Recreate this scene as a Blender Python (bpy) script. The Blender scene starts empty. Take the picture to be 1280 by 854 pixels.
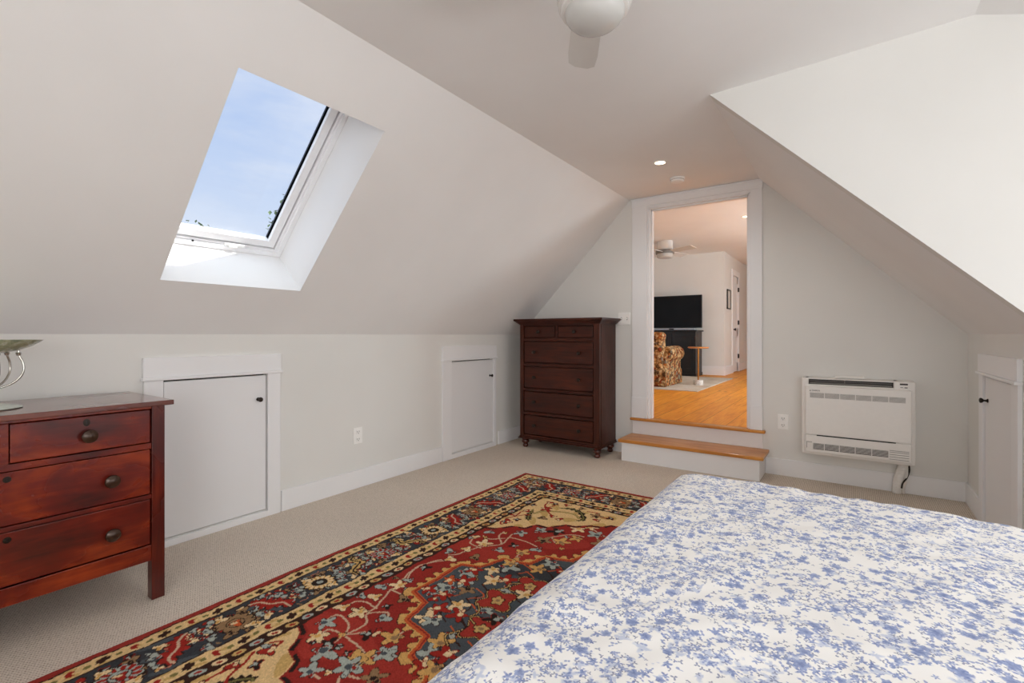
import bpy, bmesh, math, random
import numpy as np
from mathutils import Vector, Matrix

random.seed(7)
scene = bpy.context.scene
COL = scene.collection
PI = math.pi


# ------------------------------------------------------------------ helpers
def lin(c):
    """sRGB 0-255 -> linear tuple"""
    out = []
    for v in c[:3]:
        v = v / 255.0
        out.append(v / 12.92 if v <= 0.04045 else ((v + 0.055) / 1.055) ** 2.4)
    return tuple(out)


class MB:
    """collects shapes, becomes ONE mesh object"""

    def __init__(self):
        self.bm = bmesh.new()

    def _merge(self, tmp, smooth=False):
        if smooth:
            for f in tmp.faces:
                f.smooth = True
        me = bpy.data.meshes.new('tmp')
        tmp.to_mesh(me)
        tmp.free()
        self.bm.from_mesh(me)
        bpy.data.meshes.remove(me)

    def box(self, x0, x1, y0, y1, z0, z1, bevel=0.0, seg=2, M=None):
        t = bmesh.new()
        bmesh.ops.create_cube(t, size=1.0)
        for v in t.verts:
            v.co = Vector(((x0 + x1) / 2 + v.co.x * (x1 - x0), (y0 + y1) / 2 + v.co.y * (y1 - y0),
                           (z0 + z1) / 2 + v.co.z * (z1 - z0)))
        if bevel > 0:
            bmesh.ops.bevel(t, geom=list(t.edges), offset=bevel, segments=seg, profile=0.5, affect='EDGES')
        if M is not None:
            t.transform(M)
        self._merge(t, smooth=False)
        return self

    def quad(self, pts):
        vs = [self.bm.verts.new(p) for p in pts]
        self.bm.faces.new(vs)
        return self

    def prism(self, poly, d):
        """poly: 3D points of one cap, extruded by vector d"""
        t = bmesh.new()
        a = [t.verts.new(p) for p in poly]
        b = [t.verts.new(Vector(p) + Vector(d)) for p in poly]
        n = len(a)
        t.faces.new(a)
        t.faces.new(list(reversed(b)))
        for i in range(n):
            j = (i + 1) % n
            t.faces.new((a[j], a[i], b[i], b[j]))
        bmesh.ops.recalc_face_normals(t, faces=t.faces)
        self._merge(t)
        return self

    def lathe(self, prof, c=(0, 0, 0), axis='Z', n=32, sx=1.0, sy=1.0, M=None, cap=True):
        """prof: list of (r, h)"""
        t = bmesh.new()
        rings = []
        for r, h in prof:
            if r < 1e-6:
                rings.append([t.verts.new((0, 0, h))])
            else:
                rings.append([t.verts.new((r * sx * math.cos(2 * PI * i / n), r * sy * math.sin(2 * PI * i / n), h))
                              for i in range(n)])
        for A, B in zip(rings, rings[1:]):
            for i in range(n):
                j = (i + 1) % n
                if len(A) == 1 and len(B) == 1:
                    continue
                if len(A) == 1:
                    t.faces.new((A[0], B[i], B[j]))
                elif len(B) == 1:
                    t.faces.new((A[i], A[j], B[0]))
                else:
                    t.faces.new((A[i], A[j], B[j], B[i]))
        if cap and len(rings[0]) > 1:
            t.faces.new(rings[0])
        if cap and len(rings[-1]) > 1:
            t.faces.new(rings[-1])
        bmesh.ops.recalc_face_normals(t, faces=t.faces)
        if axis == 'X':
            t.transform(Matrix.Rotation(PI / 2, 4, 'Y'))
        elif axis == '-X':
            t.transform(Matrix.Rotation(-PI / 2, 4, 'Y'))
        elif axis == 'Y':
            t.transform(Matrix.Rotation(-PI / 2, 4, 'X'))
        elif axis == '-Y':
            t.transform(Matrix.Rotation(PI / 2, 4, 'X'))
        elif axis == '-Z':
            t.transform(Matrix.Rotation(PI, 4, 'X'))
        if M is not None:
            t.transform(M)
        t.transform(Matrix.Translation(c))
        sharp = [f for f in t.faces if len(f.verts) > 4]
        for f in t.faces:
            f.smooth = True
        for f in sharp:
            f.smooth = False
        # split hard creases so that smooth shading keeps its edges
        es = [e for e in t.edges if len(e.link_faces) == 2 and e.calc_face_angle(0) > 0.7]
        bmesh.ops.split_edges(t, edges=es)
        self._merge(t)
        return self

    def tube(self, pts, r, n=10, closed=False):
        pts = [Vector(p) for p in pts]
        rr = r if isinstance(r, (list, tuple)) else [r] * len(pts)
        t = bmesh.new()
        rings = []
        up = Vector((0, 0, 1))
        prev = None
        for i, p in enumerate(pts):
            d = (pts[min(i + 1, len(pts) - 1)] - pts[max(i - 1, 0)]).normalized()
            if prev is None:
                a = d.cross(up)
                if a.length < 1e-3:
                    a = d.cross(Vector((1, 0, 0)))
            else:
                a = prev - d * prev.dot(d)
            a.normalize()
            prev = a
            b = d.cross(a)
            rings.append([t.verts.new(p + (a * math.cos(2 * PI * k / n) + b * math.sin(2 * PI * k / n)) * rr[i])
                          for k in range(n)])
        for A, B in zip(rings, rings[1:]):
            for k in range(n):
                t.faces.new((A[k], A[(k + 1) % n], B[(k + 1) % n], B[k])).smooth = True
        t.faces.new(rings[0])
        t.faces.new(rings[-1])
        bmesh.ops.recalc_face_normals(t, faces=t.faces)
        self._merge(t)
        return self


def smooth_path(pts, k=6):
    pts = [Vector(p) for p in pts]
    out = []
    for i in range(len(pts) - 1):
        p0 = pts[max(i - 1, 0)]
        p1, p2 = pts[i], pts[i + 1]
        p3 = pts[min(i + 2, len(pts) - 1)]
        for j in range(k):
            t = j / k
            out.append(0.5 * ((2 * p1) + (p2 - p0) * t + (2 * p0 - 5 * p1 + 4 * p2 - p3) * t * t
                              + (3 * p1 - p0 - 3 * p2 + p3) * t ** 3))
    out.append(pts[-1])
    return out


def world_loc(o):
    v = Vector((0, 0, 0))
    while o is not None:
        v = v + o.location
        o = o.parent if o.parent is not None else None
    return v


BASE = {}


def link(o, parent=None, base=None):
    COL.objects.link(o)
    b = Vector(base) if base is not None else Vector((0, 0, 0))
    BASE[o.name] = b
    if parent is not None:
        o.parent = parent
        o.location = b - BASE[parent.name]
    else:
        o.location = b
    return o


def obj(name, mb, m, parent=None, label=None):
    """one mesh object out of a builder filled in world coordinates; its origin sits at its own centre base"""
    me = bpy.data.meshes.new(name)
    bm = mb.bm
    xs = [v.co.x for v in bm.verts]
    ys = [v.co.y for v in bm.verts]
    zs = [v.co.z for v in bm.verts]
    b = Vector(((min(xs) + max(xs)) / 2, (min(ys) + max(ys)) / 2, min(zs)))
    bm.transform(Matrix.Translation(-b))
    bm.to_mesh(me)
    bm.free()
    me.materials.append(m)
    o = bpy.data.objects.new(name, me)
    link(o, parent, b)
    if label:
        o['label'] = label
    return o


def tag(o, label, cat, group=None):
    o['label'] = label
    o['category'] = cat
    if group:
        o['group'] = group
    return o


def thing(name, label, cat, base, group=None):
    o = bpy.data.objects.new(name, None)
    o.empty_display_size = 0.1
    link(o, None, base)
    return tag(o, label, cat, group)


def struct(name, mb, m):
    o = obj(name, mb, m)
    o['kind'] = 'structure'
    return o


def struct_empty(name, base):
    o = bpy.data.objects.new(name, None)
    link(o, None, base)
    o['kind'] = 'structure'
    return o


# ------------------------------------------------------------------ materials
def new_mat(name):
    m = bpy.data.materials.new(name)
    m.use_nodes = True
    nt = m.node_tree
    return m, nt, nt.nodes['Principled BSDF']


def node(nt, typ, **k):
    n = nt.nodes.new(typ)
    for a, v in k.items():
        setattr(n, a, v)
    return n


def math_n(nt, op, a, b=None, c=None, clamp=False):
    n = nt.nodes.new('ShaderNodeMath')
    n.operation = op
    n.use_clamp = clamp
    for i, v in enumerate((a, b, c)):
        if v is None:
            continue
        if isinstance(v, (int, float)):
            n.inputs[i].default_value = v
        else:
            nt.links.new(v, n.inputs[i])
    return n.outputs[0]


def mix_rgb(nt, fac, a, b, blend='MIX'):
    n = nt.nodes.new('ShaderNodeMix')
    n.data_type = 'RGBA'
    n.blend_type = blend
    for s, v in ((n.inputs[0], fac), (n.inputs[6], a), (n.inputs[7], b)):
        if isinstance(v, (int, float)):
            s.default_value = v
        elif isinstance(v, tuple):
            s.default_value = (v[0], v[1], v[2], 1)
        else:
            nt.links.new(v, s)
    return n.outputs[2]


def ramp(nt, fac, stops):
    n = nt.nodes.new('ShaderNodeValToRGB')
    cr = n.color_ramp
    while len(cr.elements) < len(stops):
        cr.elements.new(0.5)
    for e, (p, c) in zip(cr.elements, stops):
        e.position = p
        e.color = (c[0], c[1], c[2], 1)
    nt.links.new(fac, n.inputs[0])
    return n.outputs[0]


def coords(nt, scale=(1, 1, 1), kind='Object', rot=(0, 0, 0)):
    tc = nt.nodes.new('ShaderNodeTexCoord')
    mp = nt.nodes.new('ShaderNodeMapping')
    mp.inputs['Scale'].default_value = scale
    mp.inputs['Rotation'].default_value = rot
    nt.links.new(tc.outputs[kind], mp.inputs[0])
    return mp.outputs[0]


def noise(nt, vec, scale, detail=3, rough=0.5, dist=0.0):
    n = nt.nodes.new('ShaderNodeTexNoise')
    n.inputs['Scale'].default_value = scale
    n.inputs['Detail'].default_value = detail
    n.inputs['Roughness'].default_value = rough
    n.inputs['Distortion'].default_value = dist
    nt.links.new(vec, n.inputs['Vector'])
    return n.outputs['Fac']


def bump(nt, bs, h, strength=0.2, dist=0.002):
    n = nt.nodes.new('ShaderNodeBump')
    n.inputs['Strength'].default_value = strength
    n.inputs['Distance'].default_value = dist
    nt.links.new(h, n.inputs['Height'])
    nt.links.new(n.outputs[0], bs.inputs['Normal'])


def paint(name, c, rough=0.6, var=0.02, bscale=350, bstr=0.06, spec=0.3):
    m, nt, bs = new_mat(name)
    v = coords(nt)
    n = noise(nt, v, 1.6, 3)
    c = lin(c)
    nt.links.new(ramp(nt, n, [(0.3, tuple(x * (1 - var) for x in c)), (0.7, tuple(min(1, x * (1 + var)) for x in c))]),
                 bs.inputs['Base Color'])
    bs.inputs['Roughness'].default_value = rough
    bs.inputs['Specular IOR Level'].default_value = spec
    bump(nt, bs, noise(nt, v, bscale, 2), bstr, 0.001)
    return m


def plain(name, c, rough=0.4, metal=0.0, spec=0.5, var=0.06, scale=30):
    m, nt, bs = new_mat(name)
    n = noise(nt, coords(nt), scale, 2)
    c = lin(c)
    nt.links.new(ramp(nt, n, [(0.3, tuple(x * (1 - var) for x in c)), (0.7, tuple(min(1, x * (1 + var)) for x in c))]),
                 bs.inputs['Base Color'])
    bs.inputs['Roughness'].default_value = rough
    bs.inputs['Metallic'].default_value = metal
    bs.inputs['Specular IOR Level'].default_value = spec
    return m


def wood(name, dark, mid, light, stretch=(14, 1.2, 14), rough=0.3, blotch=0.5, coat=0.0, blotch_scale=5.0, spec=0.5):
    m, nt, bs = new_mat(name)
    tc = nt.nodes.new('ShaderNodeTexCoord')
    oi = nt.nodes.new('ShaderNodeObjectInfo')
    add = nt.nodes.new('ShaderNodeVectorMath')
    add.operation = 'ADD'
    sc = nt.nodes.new('ShaderNodeVectorMath')
    sc.operation = 'SCALE'
    sc.inputs['Scale'].default_value = 1.7
    nt.links.new(oi.outputs['Location'], sc.inputs[0])
    nt.links.new(tc.outputs['Object'], add.inputs[0])
    nt.links.new(sc.outputs[0], add.inputs[1])
    mp = nt.nodes.new('ShaderNodeMapping')
    mp.inputs['Scale'].default_value = stretch
    nt.links.new(add.outputs[0], mp.inputs[0])
    g = noise(nt, mp.outputs[0], 3.0, 5, 0.6, 0.6)
    mp2 = nt.nodes.new('ShaderNodeMapping')
    mp2.inputs['Scale'].default_value = tuple(0.45 + 0.02 * s for s in stretch)
    nt.links.new(add.outputs[0], mp2.inputs[0])
    b = noise(nt, mp2.outputs[0], blotch_scale, 3, 0.55, 0.4)
    f = math_n(nt, 'ADD', math_n(nt, 'MULTIPLY', g, 1 - blotch), math_n(nt, 'MULTIPLY', b, blotch))
    nt.links.new(ramp(nt, f, [(0.30, lin(dark)), (0.5, lin(mid)), (0.68, lin(light))]), bs.inputs['Base Color'])
    nt.links.new(ramp(nt, b, [(0.3, (rough * 1.25,) * 3), (0.7, (rough * 0.8,) * 3)]), bs.inputs['Roughness'])
    bs.inputs['Specular IOR Level'].default_value = spec
    if coat:
        bs.inputs['Coat Weight'].default_value = coat
        bs.inputs['Coat Roughness'].default_value = 0.12
    bump(nt, bs, g, 0.05, 0.001)
    return m


M = {}
M['wall'] = paint('wall_paint', (231, 230, 226), 0.7)
M['ceil'] = paint('ceiling_paint', (240, 239, 238), 0.8)
M['trim'] = paint('trim_paint', (242, 242, 243), 0.4, 0.01, 120, 0.02, 0.4)
M['door'] = paint('door_paint', (238, 238, 239), 0.45, 0.01, 120, 0.02, 0.4)
M['gap'] = plain('shadow_gap', (30, 28, 27), 0.9)
M['bronze'] = plain('dark_bronze', (48, 38, 32), 0.35, 0.6)
M['knobw'] = plain('bronzed_knob', (66, 47, 35), 0.24, 0.35)
M['plastic'] = plain('white_plastic', (250, 249, 246), 0.35, 0.0, 0.5, 0.01)
M['plastic2'] = plain('heater_plastic', (240, 237, 232), 0.4, 0.0, 0.5, 0.01)
M['slot'] = plain('dark_slot', (46, 43, 41), 0.6)
M['grey'] = plain('grey_plastic', (122, 118, 113), 0.5)
M['black'] = plain('black_plastic', (16, 16, 18), 0.3)
M['cherry'] = wood('cherry_wood', (44, 8, 6), (106, 28, 15), (158, 62, 28), (14, 1.6, 14), 0.28, 0.72, 0.25, 7.0)
M['cherry_v'] = wood('cherry_wood_upright', (46, 9, 7), (80, 21, 14), (118, 40, 22), (14, 14, 1.2), 0.28, 0.5, 0.25)
M['cherry_top'] = wood('cherry_top', (66, 26, 18), (104, 48, 34), (134, 72, 50), (10, 1.0, 10), 0.25, 0.5, 0.6)
M['espresso'] = wood('espresso_wood', (38, 14, 7), (66, 26, 13), (90, 38, 19), (1.2, 14, 14), 0.36, 0.4, 0.04, spec=0.28)
M['espresso_v'] = wood('espresso_wood_upright', (40, 16, 9), (66, 28, 15), (90, 40, 22), (14, 14, 1.2), 0.36, 0.4, 0.04, spec=0.3)
M['espresso_foot'] = wood('espresso_turned', (50, 18, 12), (84, 34, 22), (104, 46, 30), (8, 8, 3), 0.25, 0.4, 0.4)
M['tread'] = wood('pine_tread', (146, 86, 30), (200, 130, 54), (220, 156, 78), (1.0, 12, 12), 0.35, 0.45, 0.2, 4.0)


def pine_floor():
    m, nt, bs = new_mat('pine_floor')
    tc = nt.nodes.new('ShaderNodeTexCoord')
    sep = nt.nodes.new('ShaderNodeSeparateXYZ')
    nt.links.new(tc.outputs['Object'], sep.inputs[0])
    bx = math_n(nt, 'DIVIDE', sep.outputs[0], 0.235)
    cell = math_n(nt, 'FLOOR', bx)
    fr = math_n(nt, 'FRACT', bx)
    wn = nt.nodes.new('ShaderNodeTexWhiteNoise')
    wn.noise_dimensions = '1D'
    nt.links.new(cell, wn.inputs['W'])
    # butt joints, shifted board by board
    by = math_n(nt, 'ADD', math_n(nt, 'DIVIDE', sep.outputs[1], 2.6), math_n(nt, 'MULTIPLY', wn.outputs['Value'], 7.3))
    wn2 = nt.nodes.new('ShaderNodeTexWhiteNoise')
    wn2.noise_dimensions = '2D'
    cmb = nt.nodes.new('ShaderNodeCombineXYZ')
    nt.links.new(cell, cmb.inputs[0])
    nt.links.new(math_n(nt, 'FLOOR', by), cmb.inputs[1])
    nt.links.new(cmb.outputs[0], wn2.inputs['Vector'])
    cv = nt.nodes.new('ShaderNodeCombineXYZ')
    nt.links.new(math_n(nt, 'MULTIPLY', sep.outputs[0], 12.0), cv.inputs[0])
    nt.links.new(math_n(nt, 'MULTIPLY', sep.outputs[1], 1.0), cv.inputs[1])
    nt.links.new(math_n(nt, 'MULTIPLY', wn2.outputs['Value'], 40.0), cv.inputs[2])
    g = noise(nt, cv.outputs[0], 2.0, 5, 0.6, 0.8)
    base = ramp(nt, g, [(0.25, lin((204, 124, 36))), (0.5, lin((234, 154, 48))), (0.75, lin((244, 176, 68)))])
    tint = ramp(nt, wn2.outputs['Value'], [(0.0, (0.84, 0.80, 0.76)), (1.0, (1.0, 1.0, 1.0))])
    col = mix_rgb(nt, 1.0, base, tint, 'MULTIPLY')
    # knots
    vor = nt.nodes.new('ShaderNodeTexVoronoi')
    vor.inputs['Scale'].default_value = 1.0
    cv2 = nt.nodes.new('ShaderNodeCombineXYZ')
    nt.links.new(math_n(nt, 'MULTIPLY', sep.outputs[0], 4.0), cv2.inputs[0])
    nt.links.new(math_n(nt, 'MULTIPLY', sep.outputs[1], 2.2), cv2.inputs[1])
    nt.links.new(cv2.outputs[0], vor.inputs['Vector'])
    knot = ramp(nt, vor.outputs['Distance'], [(0.05, (1, 1, 1)), (0.13, (0, 0, 0))])
    col = mix_rgb(nt, math_n(nt, 'MULTIPLY', knot, 0.7), col, lin((92, 44, 18)))
    seam = math_n(nt, 'LESS_THAN', fr, 0.022)
    col = mix_rgb(nt, math_n(nt, 'MULTIPLY', seam, 0.75), col, lin((84, 46, 20)))
    nt.links.new(col, bs.inputs['Base Color'])
    bs.inputs['Roughness'].default_value = 0.45
    bs.inputs['Specular IOR Level'].default_value = 0.2
    bump(nt, bs, g, 0.05, 0.001)
    return m


M['pine'] = pine_floor()


def carpet_mat():
    m, nt, bs = new_mat('loop_carpet')
    tc = nt.nodes.new('ShaderNodeTexCoord')
    v = tc.outputs['Object']
    sep = nt.nodes.new('ShaderNodeSeparateXYZ')
    nt.links.new(v, sep.inputs[0])
    wob = math_n(nt, 'MULTIPLY', noise(nt, v, 40, 2), 2.2)
    px_, py_ = 0.0125, 0.0105
    a = math_n(nt, 'SINE', math_n(nt, 'ADD', math_n(nt, 'MULTIPLY', sep.outputs[0], 2 * PI / px_), wob))
    row = math_n(nt, 'FLOOR', math_n(nt, 'DIVIDE', sep.outputs[0], px_))
    b = math_n(nt, 'SINE', math_n(nt, 'ADD', math_n(nt, 'MULTIPLY', sep.outputs[1], 2 * PI / py_),
                                 math_n(nt, 'ADD', wob, math_n(nt, 'MULTIPLY', row, PI))))
    h = math_n(nt, 'ADD', math_n(nt, 'MULTIPLY', a, 0.30), math_n(nt, 'MULTIPLY', b, 0.24))
    h = math_n(nt, 'ADD', h, 0.5)
    sp = math_n(nt, 'ADD', math_n(nt, 'MULTIPLY', math_n(nt, 'SUBTRACT', noise(nt, v, 110, 3, 0.75), .5), 1.8), .5)
    big = noise(nt, v, 1.3, 3)
    t = math_n(nt, 'ADD', math_n(nt, 'MULTIPLY', h, 0.52), math_n(nt, 'MULTIPLY', sp, 0.48))
    col = ramp(nt, t, [(0.12, lin((132, 116, 100))), (0.42, lin((214, 201, 186))), (0.85, lin((238, 228, 215)))])
    col = mix_rgb(nt, 1.0, col, ramp(nt, big, [(0.3, (0.94, 0.94, 0.94)), (0.7, (1, 1, 1))]), 'MULTIPLY')
    nt.links.new(col, bs.inputs['Base Color'])
    bs.inputs['Roughness'].default_value = 0.95
    bs.inputs['Specular IOR Level'].default_value = 0.1
    bump(nt, bs, t, 0.5, 0.004)
    return m


M['carpet'] = carpet_mat()


def glass_mat(name, tint=(1, 1, 1), rough=0.02, ior=1.5):
    """thin pane: clear with a faint mirror"""
    m, nt, bs = new_mat(name)
    out = nt.nodes['Material Output']
    tr = nt.nodes.new('ShaderNodeBsdfTransparent')
    tr.inputs[0].default_value = (tint[0], tint[1], tint[2], 1)
    gl = nt.nodes.new('ShaderNodeBsdfGlossy')
    gl.inputs['Roughness'].default_value = rough
    fr = nt.nodes.new('ShaderNodeFresnel')
    fr.inputs[0].default_value = ior
    mx = nt.nodes.new('ShaderNodeMixShader')
    nt.links.new(math_n(nt, 'MULTIPLY', fr.outputs[0], 0.18), mx.inputs[0])
    nt.links.new(tr.outputs[0], mx.inputs[1])
    nt.links.new(gl.outputs[0], mx.inputs[2])
    nt.links.new(mx.outputs[0], out.inputs[0])
    return m


M['pane'] = glass_mat('window_glass', (0.97, 0.985, 1.0))


def emit_mat(name, c, s):
    m, nt, bs = new_mat(name)
    bs.inputs['Base Color'].default_value = (*lin(c), 1)
    bs.inputs['Emission Color'].default_value = (*lin(c), 1)
    bs.inputs['Emission Strength'].default_value = s
    return m
# ------------------------------------------------------------------ room numbers (metres)
XL, XR, YB, ZC = -3.32, 0.71, 4.93, 2.675
YF = -1.7                      # wall behind the camera
KL = 1.255                     # knee wall height
CX0, CX1 = -1.93, -0.69        # flat ceiling between the two slopes
YD = 3.03                      # dormer cheek
XD = 2.3                       # dormer window wall
ZF2 = 0.385                    # floor of the room beyond

# ---- floor
f = MB().box(XL - .15, XD + .15, YF - .15, YB, -0.12, 0.0)
struct('floor', f, M['carpet'])

# ---- left knee wall (solid; the access doors are set into its face as shallow recesses)
w = MB()


def wall_x_with_holes(w, x0, x1, y0, y1, z0, z1, holes):
    """a wall slab between x0..x1 with rectangular holes (ya,yb,za,zb), cut into boxes"""
    ys = sorted(set([y0, y1] + [h[0] for h in holes] + [h[1] for h in holes]))
    for a, b in zip(ys, ys[1:]):
        hs = [h for h in holes if h[0] <= a + 1e-6 and h[1] >= b - 1e-6]
        if not hs:
            w.box(x0, x1, a, b, z0, z1)
            continue
        zs = z0
        for h in sorted(hs, key=lambda h: h[2]):
            if h[2] > zs + 1e-6:
                w.box(x0, x1, a, b, zs, h[2])
            zs = h[3]
        if zs < z1 - 1e-6:
            w.box(x0, x1, a, b, zs, z1)


D1 = (1.155, 1.775, 0.045, 0.982)      # left access door opening
D2 = (3.655, 4.355, 0.05, 0.985)       # small access door by the chest
wall_x_with_holes(w, XL - .2, XL, YF, YB + .1, 0, KL + .004, [D1, D2])
struct('wall_left', w, M['wall'])
w = MB().box(XL - .26, XL - .2, YF, YB, 0, KL)
struct('wall_left_backing', w, M['wall'])

# ---- left slope with the skylight well
sv = Vector((CX0 - XL, 0, ZC - KL))
SLEN = sv.length
sv.normalize()
nv = Vector((-sv.z, 0, sv.x))           # outward
P0 = Vector((XL, 0, KL))


def sl(s, y, t=0.0):
    return P0 + sv * s + nv * t + Vector((0, y, 0))


def slab(mb, s0, s1, y0, y1, t0, t1):
    mb.prism([sl(s0, y0, t0), sl(s1, y0, t0), sl(s1, y1, t0), sl(s0, y1, t0)], nv * (t1 - t0))


SK_S0, SK_S1, SK_Y0, SK_Y1 = 0.408, 1.622, 1.045, 1.85
TW = 0.46
w = MB()
for a in ((-.12, SK_S0, YF, YB + .1), (SK_S1, SLEN + .14, YF, YB + .1), (SK_S0, SK_S1, YF, SK_Y0), (SK_S0, SK_S1, SK_Y1, YB + .1)):
    slab(w, *a, 0.0, TW)
struct('ceiling_left', w, M['ceil'])

# ---- flat ceiling, the dormer ceiling that carries on from it, right slope, cheek, dormer
w = MB().box(CX0 - .02, CX1, YF, YB, ZC, ZC + .12)
XK, ZK = 0.46, 2.715
w.prism([(CX1, YF, ZC), (XK, YF, ZK), (XK, YF, ZK + .12), (CX1, YF, ZC + .12)], (0, YD - YF + .1, 0))
struct('ceiling', w, M['ceil'])
w = MB()
ZE = ZK - math.tan(math.radians(20)) * (XD + .8 - XK)  # run past the window wall as an unseen eave, added to block the sun
w.prism([(XK, YF - .6, ZK), (XD + .8, YF - .6, ZE), (XD + .8, YF - .6, ZE + .12), (XK, YF - .6, ZK + .12)], (0, YD - YF + .8, 0))
struct('ceiling_dormer', w, M['ceil'])
w = MB()
w.prism([(CX1, YD + .1, ZC), (XR, YD + .1, KL), (XR + .1, YD + .1, KL + .1), (CX1 + .1, YD + .1, ZC + .1)], (0, YB - YD, 0))
struct('ceiling_right', w, M['ceil'])
# cheek of the dormer: the wall standing above the cut edge of the slope and carrying on down past the knee wall
w = MB()
w.prism([(CX1, YD, ZC), (XR, YD, KL), (XR, YD, 0), (XD + .15, YD, 0), (XD + .15, YD, 2.2), (XK, YD, ZK + .05), (CX1, YD, ZC + .05)], (0, .1, 0))
struct('wall_dormer_cheek', w, M['wall'])
D3 = (3.62, 4.32, 0.04, 0.99)
w = MB()
wall_x_with_holes(w, XR, XR + .12, YD + .1, YB + .1, 0, KL + .004, [D3])
w.box(XR + .12, XR + .16, YD + .1, YB + .1, 0, KL)
struct('wall_right', w, M['wall'])
# dormer window wall
WN = [(-1.15, 0.35, 0.80, 1.86), (0.75, 2.55, 0.80, 1.86)]
w = MB()
wall_x_with_holes(w, XD, XD + .15, YF - .15, YD + .1, 0, 2.2, WN)
struct('wall_dormer_window', w, M['wall'])
for i, h in enumerate(WN):
    r = struct_empty('window_%d' % (i + 2), (XD, (h[0] + h[1]) / 2, h[2]))
    fr = MB()
    for a in ((h[0], h[0] + .05, h[2], h[3]), (h[1] - .05, h[1], h[2], h[3]), (h[0], h[1], h[2], h[2] + .05), (h[0], h[1], h[3] - .05, h[3]),
              ((h[0] + h[1]) / 2 - .025, (h[0] + h[1]) / 2 + .025, h[2], h[3])):
        fr.box(XD + .04, XD + .1, *a)
    obj('window_frame', fr, M['trim'], r)
# wall behind the camera, with an unseen window added to let in fill light
w = MB()
WR = (0.0, 1.9, 0.80, 2.08)
w.box(XL - .2, WR[0], YF - .15, YF, 0, 2.9).box(WR[1], XD + .15, YF - .15, YF, 0, 2.9)
w.box(WR[0], WR[1], YF - .15, YF, 0, WR[2]).box(WR[0], WR[1], YF - .15, YF, WR[3], 2.9)
struct('wall_front', w, M['wall'])
r = struct_empty('window_4', ((WR[0] + WR[1]) / 2, YF, WR[2]))
fr = MB()
for a in ((WR[0], WR[0] + .05, WR[2], WR[3]), (WR[1] - .05, WR[1], WR[2], WR[3]), (WR[0], WR[1], WR[2], WR[2] + .05), (WR[0], WR[1], WR[3] - .05, WR[3])):
    fr.box(a[0], a[1], YF - .1, YF - .04, a[2], a[3])
obj('window_frame', fr, M['trim'], r)

# ---- back wall with the doorway
OX0, OX1, OZ1 = -1.725, -0.775, 2.575
w = MB()
w.box(XL - .2, OX0, YB, YB + .12, 0, 3.15).box(OX1, XR + 1.0, YB, YB + .12, 0, 3.15)
w.box(OX0, OX1, YB, YB + .12, OZ1, 3.15).box(OX0, OX1, YB, YB + .12, 0, ZF2 - .03)
struct('wall_back', w, M['wall'])

# doorway casing + jamb lining
r = struct_empty('trim_1', (-1.28, YB, ZF2))
c = MB()
c.box(-1.897, OX0 - .012, YB - .022, YB, ZF2, 2.60, .003)
c.box(-1.902, OX0 - .006, YB - .030, YB, ZF2, ZF2 + .215, .004)
obj('casing', c, M['trim'], r)
c = MB()
c.box(OX1 + .012, -0.669, YB - .022, YB, ZF2, 2.60, .003)
c.box(OX1 + .006, -0.664, YB - .030, YB, ZF2, ZF2 + .215, .004)
obj('casing', c, M['trim'], r)
c = MB()
c.box(-1.90, -0.664, YB - .026, YB, 2.588, 2.662, .003)
c.box(-1.905, -0.655, YB - .034, YB, 2.655, ZC - .002, .003)
c.box(OX0 - .012, OX1 + .012, YB - .012, YB, 2.565, 2.592, .002)
obj('head_casing', c, M['trim'], r)
c = MB()
c.box(OX0 - .02, OX0 + .012, YB - .004, YB + .124, ZF2, OZ1, .002)
c.box(OX1 - .012, OX1 + .02, YB - .004, YB + .124, ZF2, OZ1, .002)
c.box(OX0, OX1, YB - .004, YB + .124, OZ1 - .022, OZ1 + .01, .002)
c.box(OX0 + .012, OX0 + .028, YB + .03, YB + .075, ZF2, OZ1 - .022, .002)
c.box(OX1 - .028, OX1 - .012, YB + .03, YB + .075, ZF2, OZ1 - .022, .002)
c.box(OX0 + .012, OX1 - .012, YB + .03, YB + .075, OZ1 - .04, OZ1 - .022, .002)
obj('jamb', c, M['trim'], r)

# ---- steps up to the doorway
st = thing('doorway_step', 'white step with a pine tread leading up to the doorway', 'step', (-1.27, 4.75, 0))
obj('riser', MB().box(-1.885, -0.645, 4.592, YB - .005, 0, .182, .003), M['trim'], st, 'white painted riser')
obj('tread', MB().box(-1.912, -0.612, 4.562, YB - .004, .184, .216, .008, 3), M['tread'], st, 'honey coloured pine tread')
r = struct_empty('trim_2', (-1.28, YB, .2))
obj('riser', MB().box(-1.897, -0.665, YB - .012, YB + .001, .2165, ZF2 - .03, .002), M['trim'], r)
obj('nosing', MB().box(-1.915, -0.642, YB - .042, YB + .06, ZF2 - .028, ZF2, .009, 3), M['tread'], r)

# ---- baseboards
BH = .147


b = MB()
for y0, y1 in ((YF, 1.046), (1.877, 3.52), (4.455, YB)):
    b.box(XL, XL + .016, y0, y1, 0, BH, .003)
struct('baseboard_left', b, M['trim'])
b = MB()
b.box(XL, -1.89, YB - .016, YB, 0, BH, .003)
b.box(-0.643, XR, YB - .016, YB, 0, BH, .003)
struct('baseboard_back', b, M['trim'])
b = MB()
b.box(XR - .016, XR, 4.44, YB, 0, BH, .003)
b.box(XR - .016, XR, YD, 3.5, 0, BH, .003)
struct('baseboard_right', b, M['trim'])

# ---- access doors in the knee walls


def knob(c, axis, r, L, mat, parent, name='knob'):
    prof = [(0, 0), (r * .75, 0), (r * .75, L * .10), (r * .38, L * .22), (r * .34, L * .45), (r * .8, L * .62), (r, L * .78),
            (r * .92, L * .92), (r * .55, L), (0, L * 1.02)]
    return obj(name, MB().lathe(prof, c, axis, 20), mat, parent)


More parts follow.
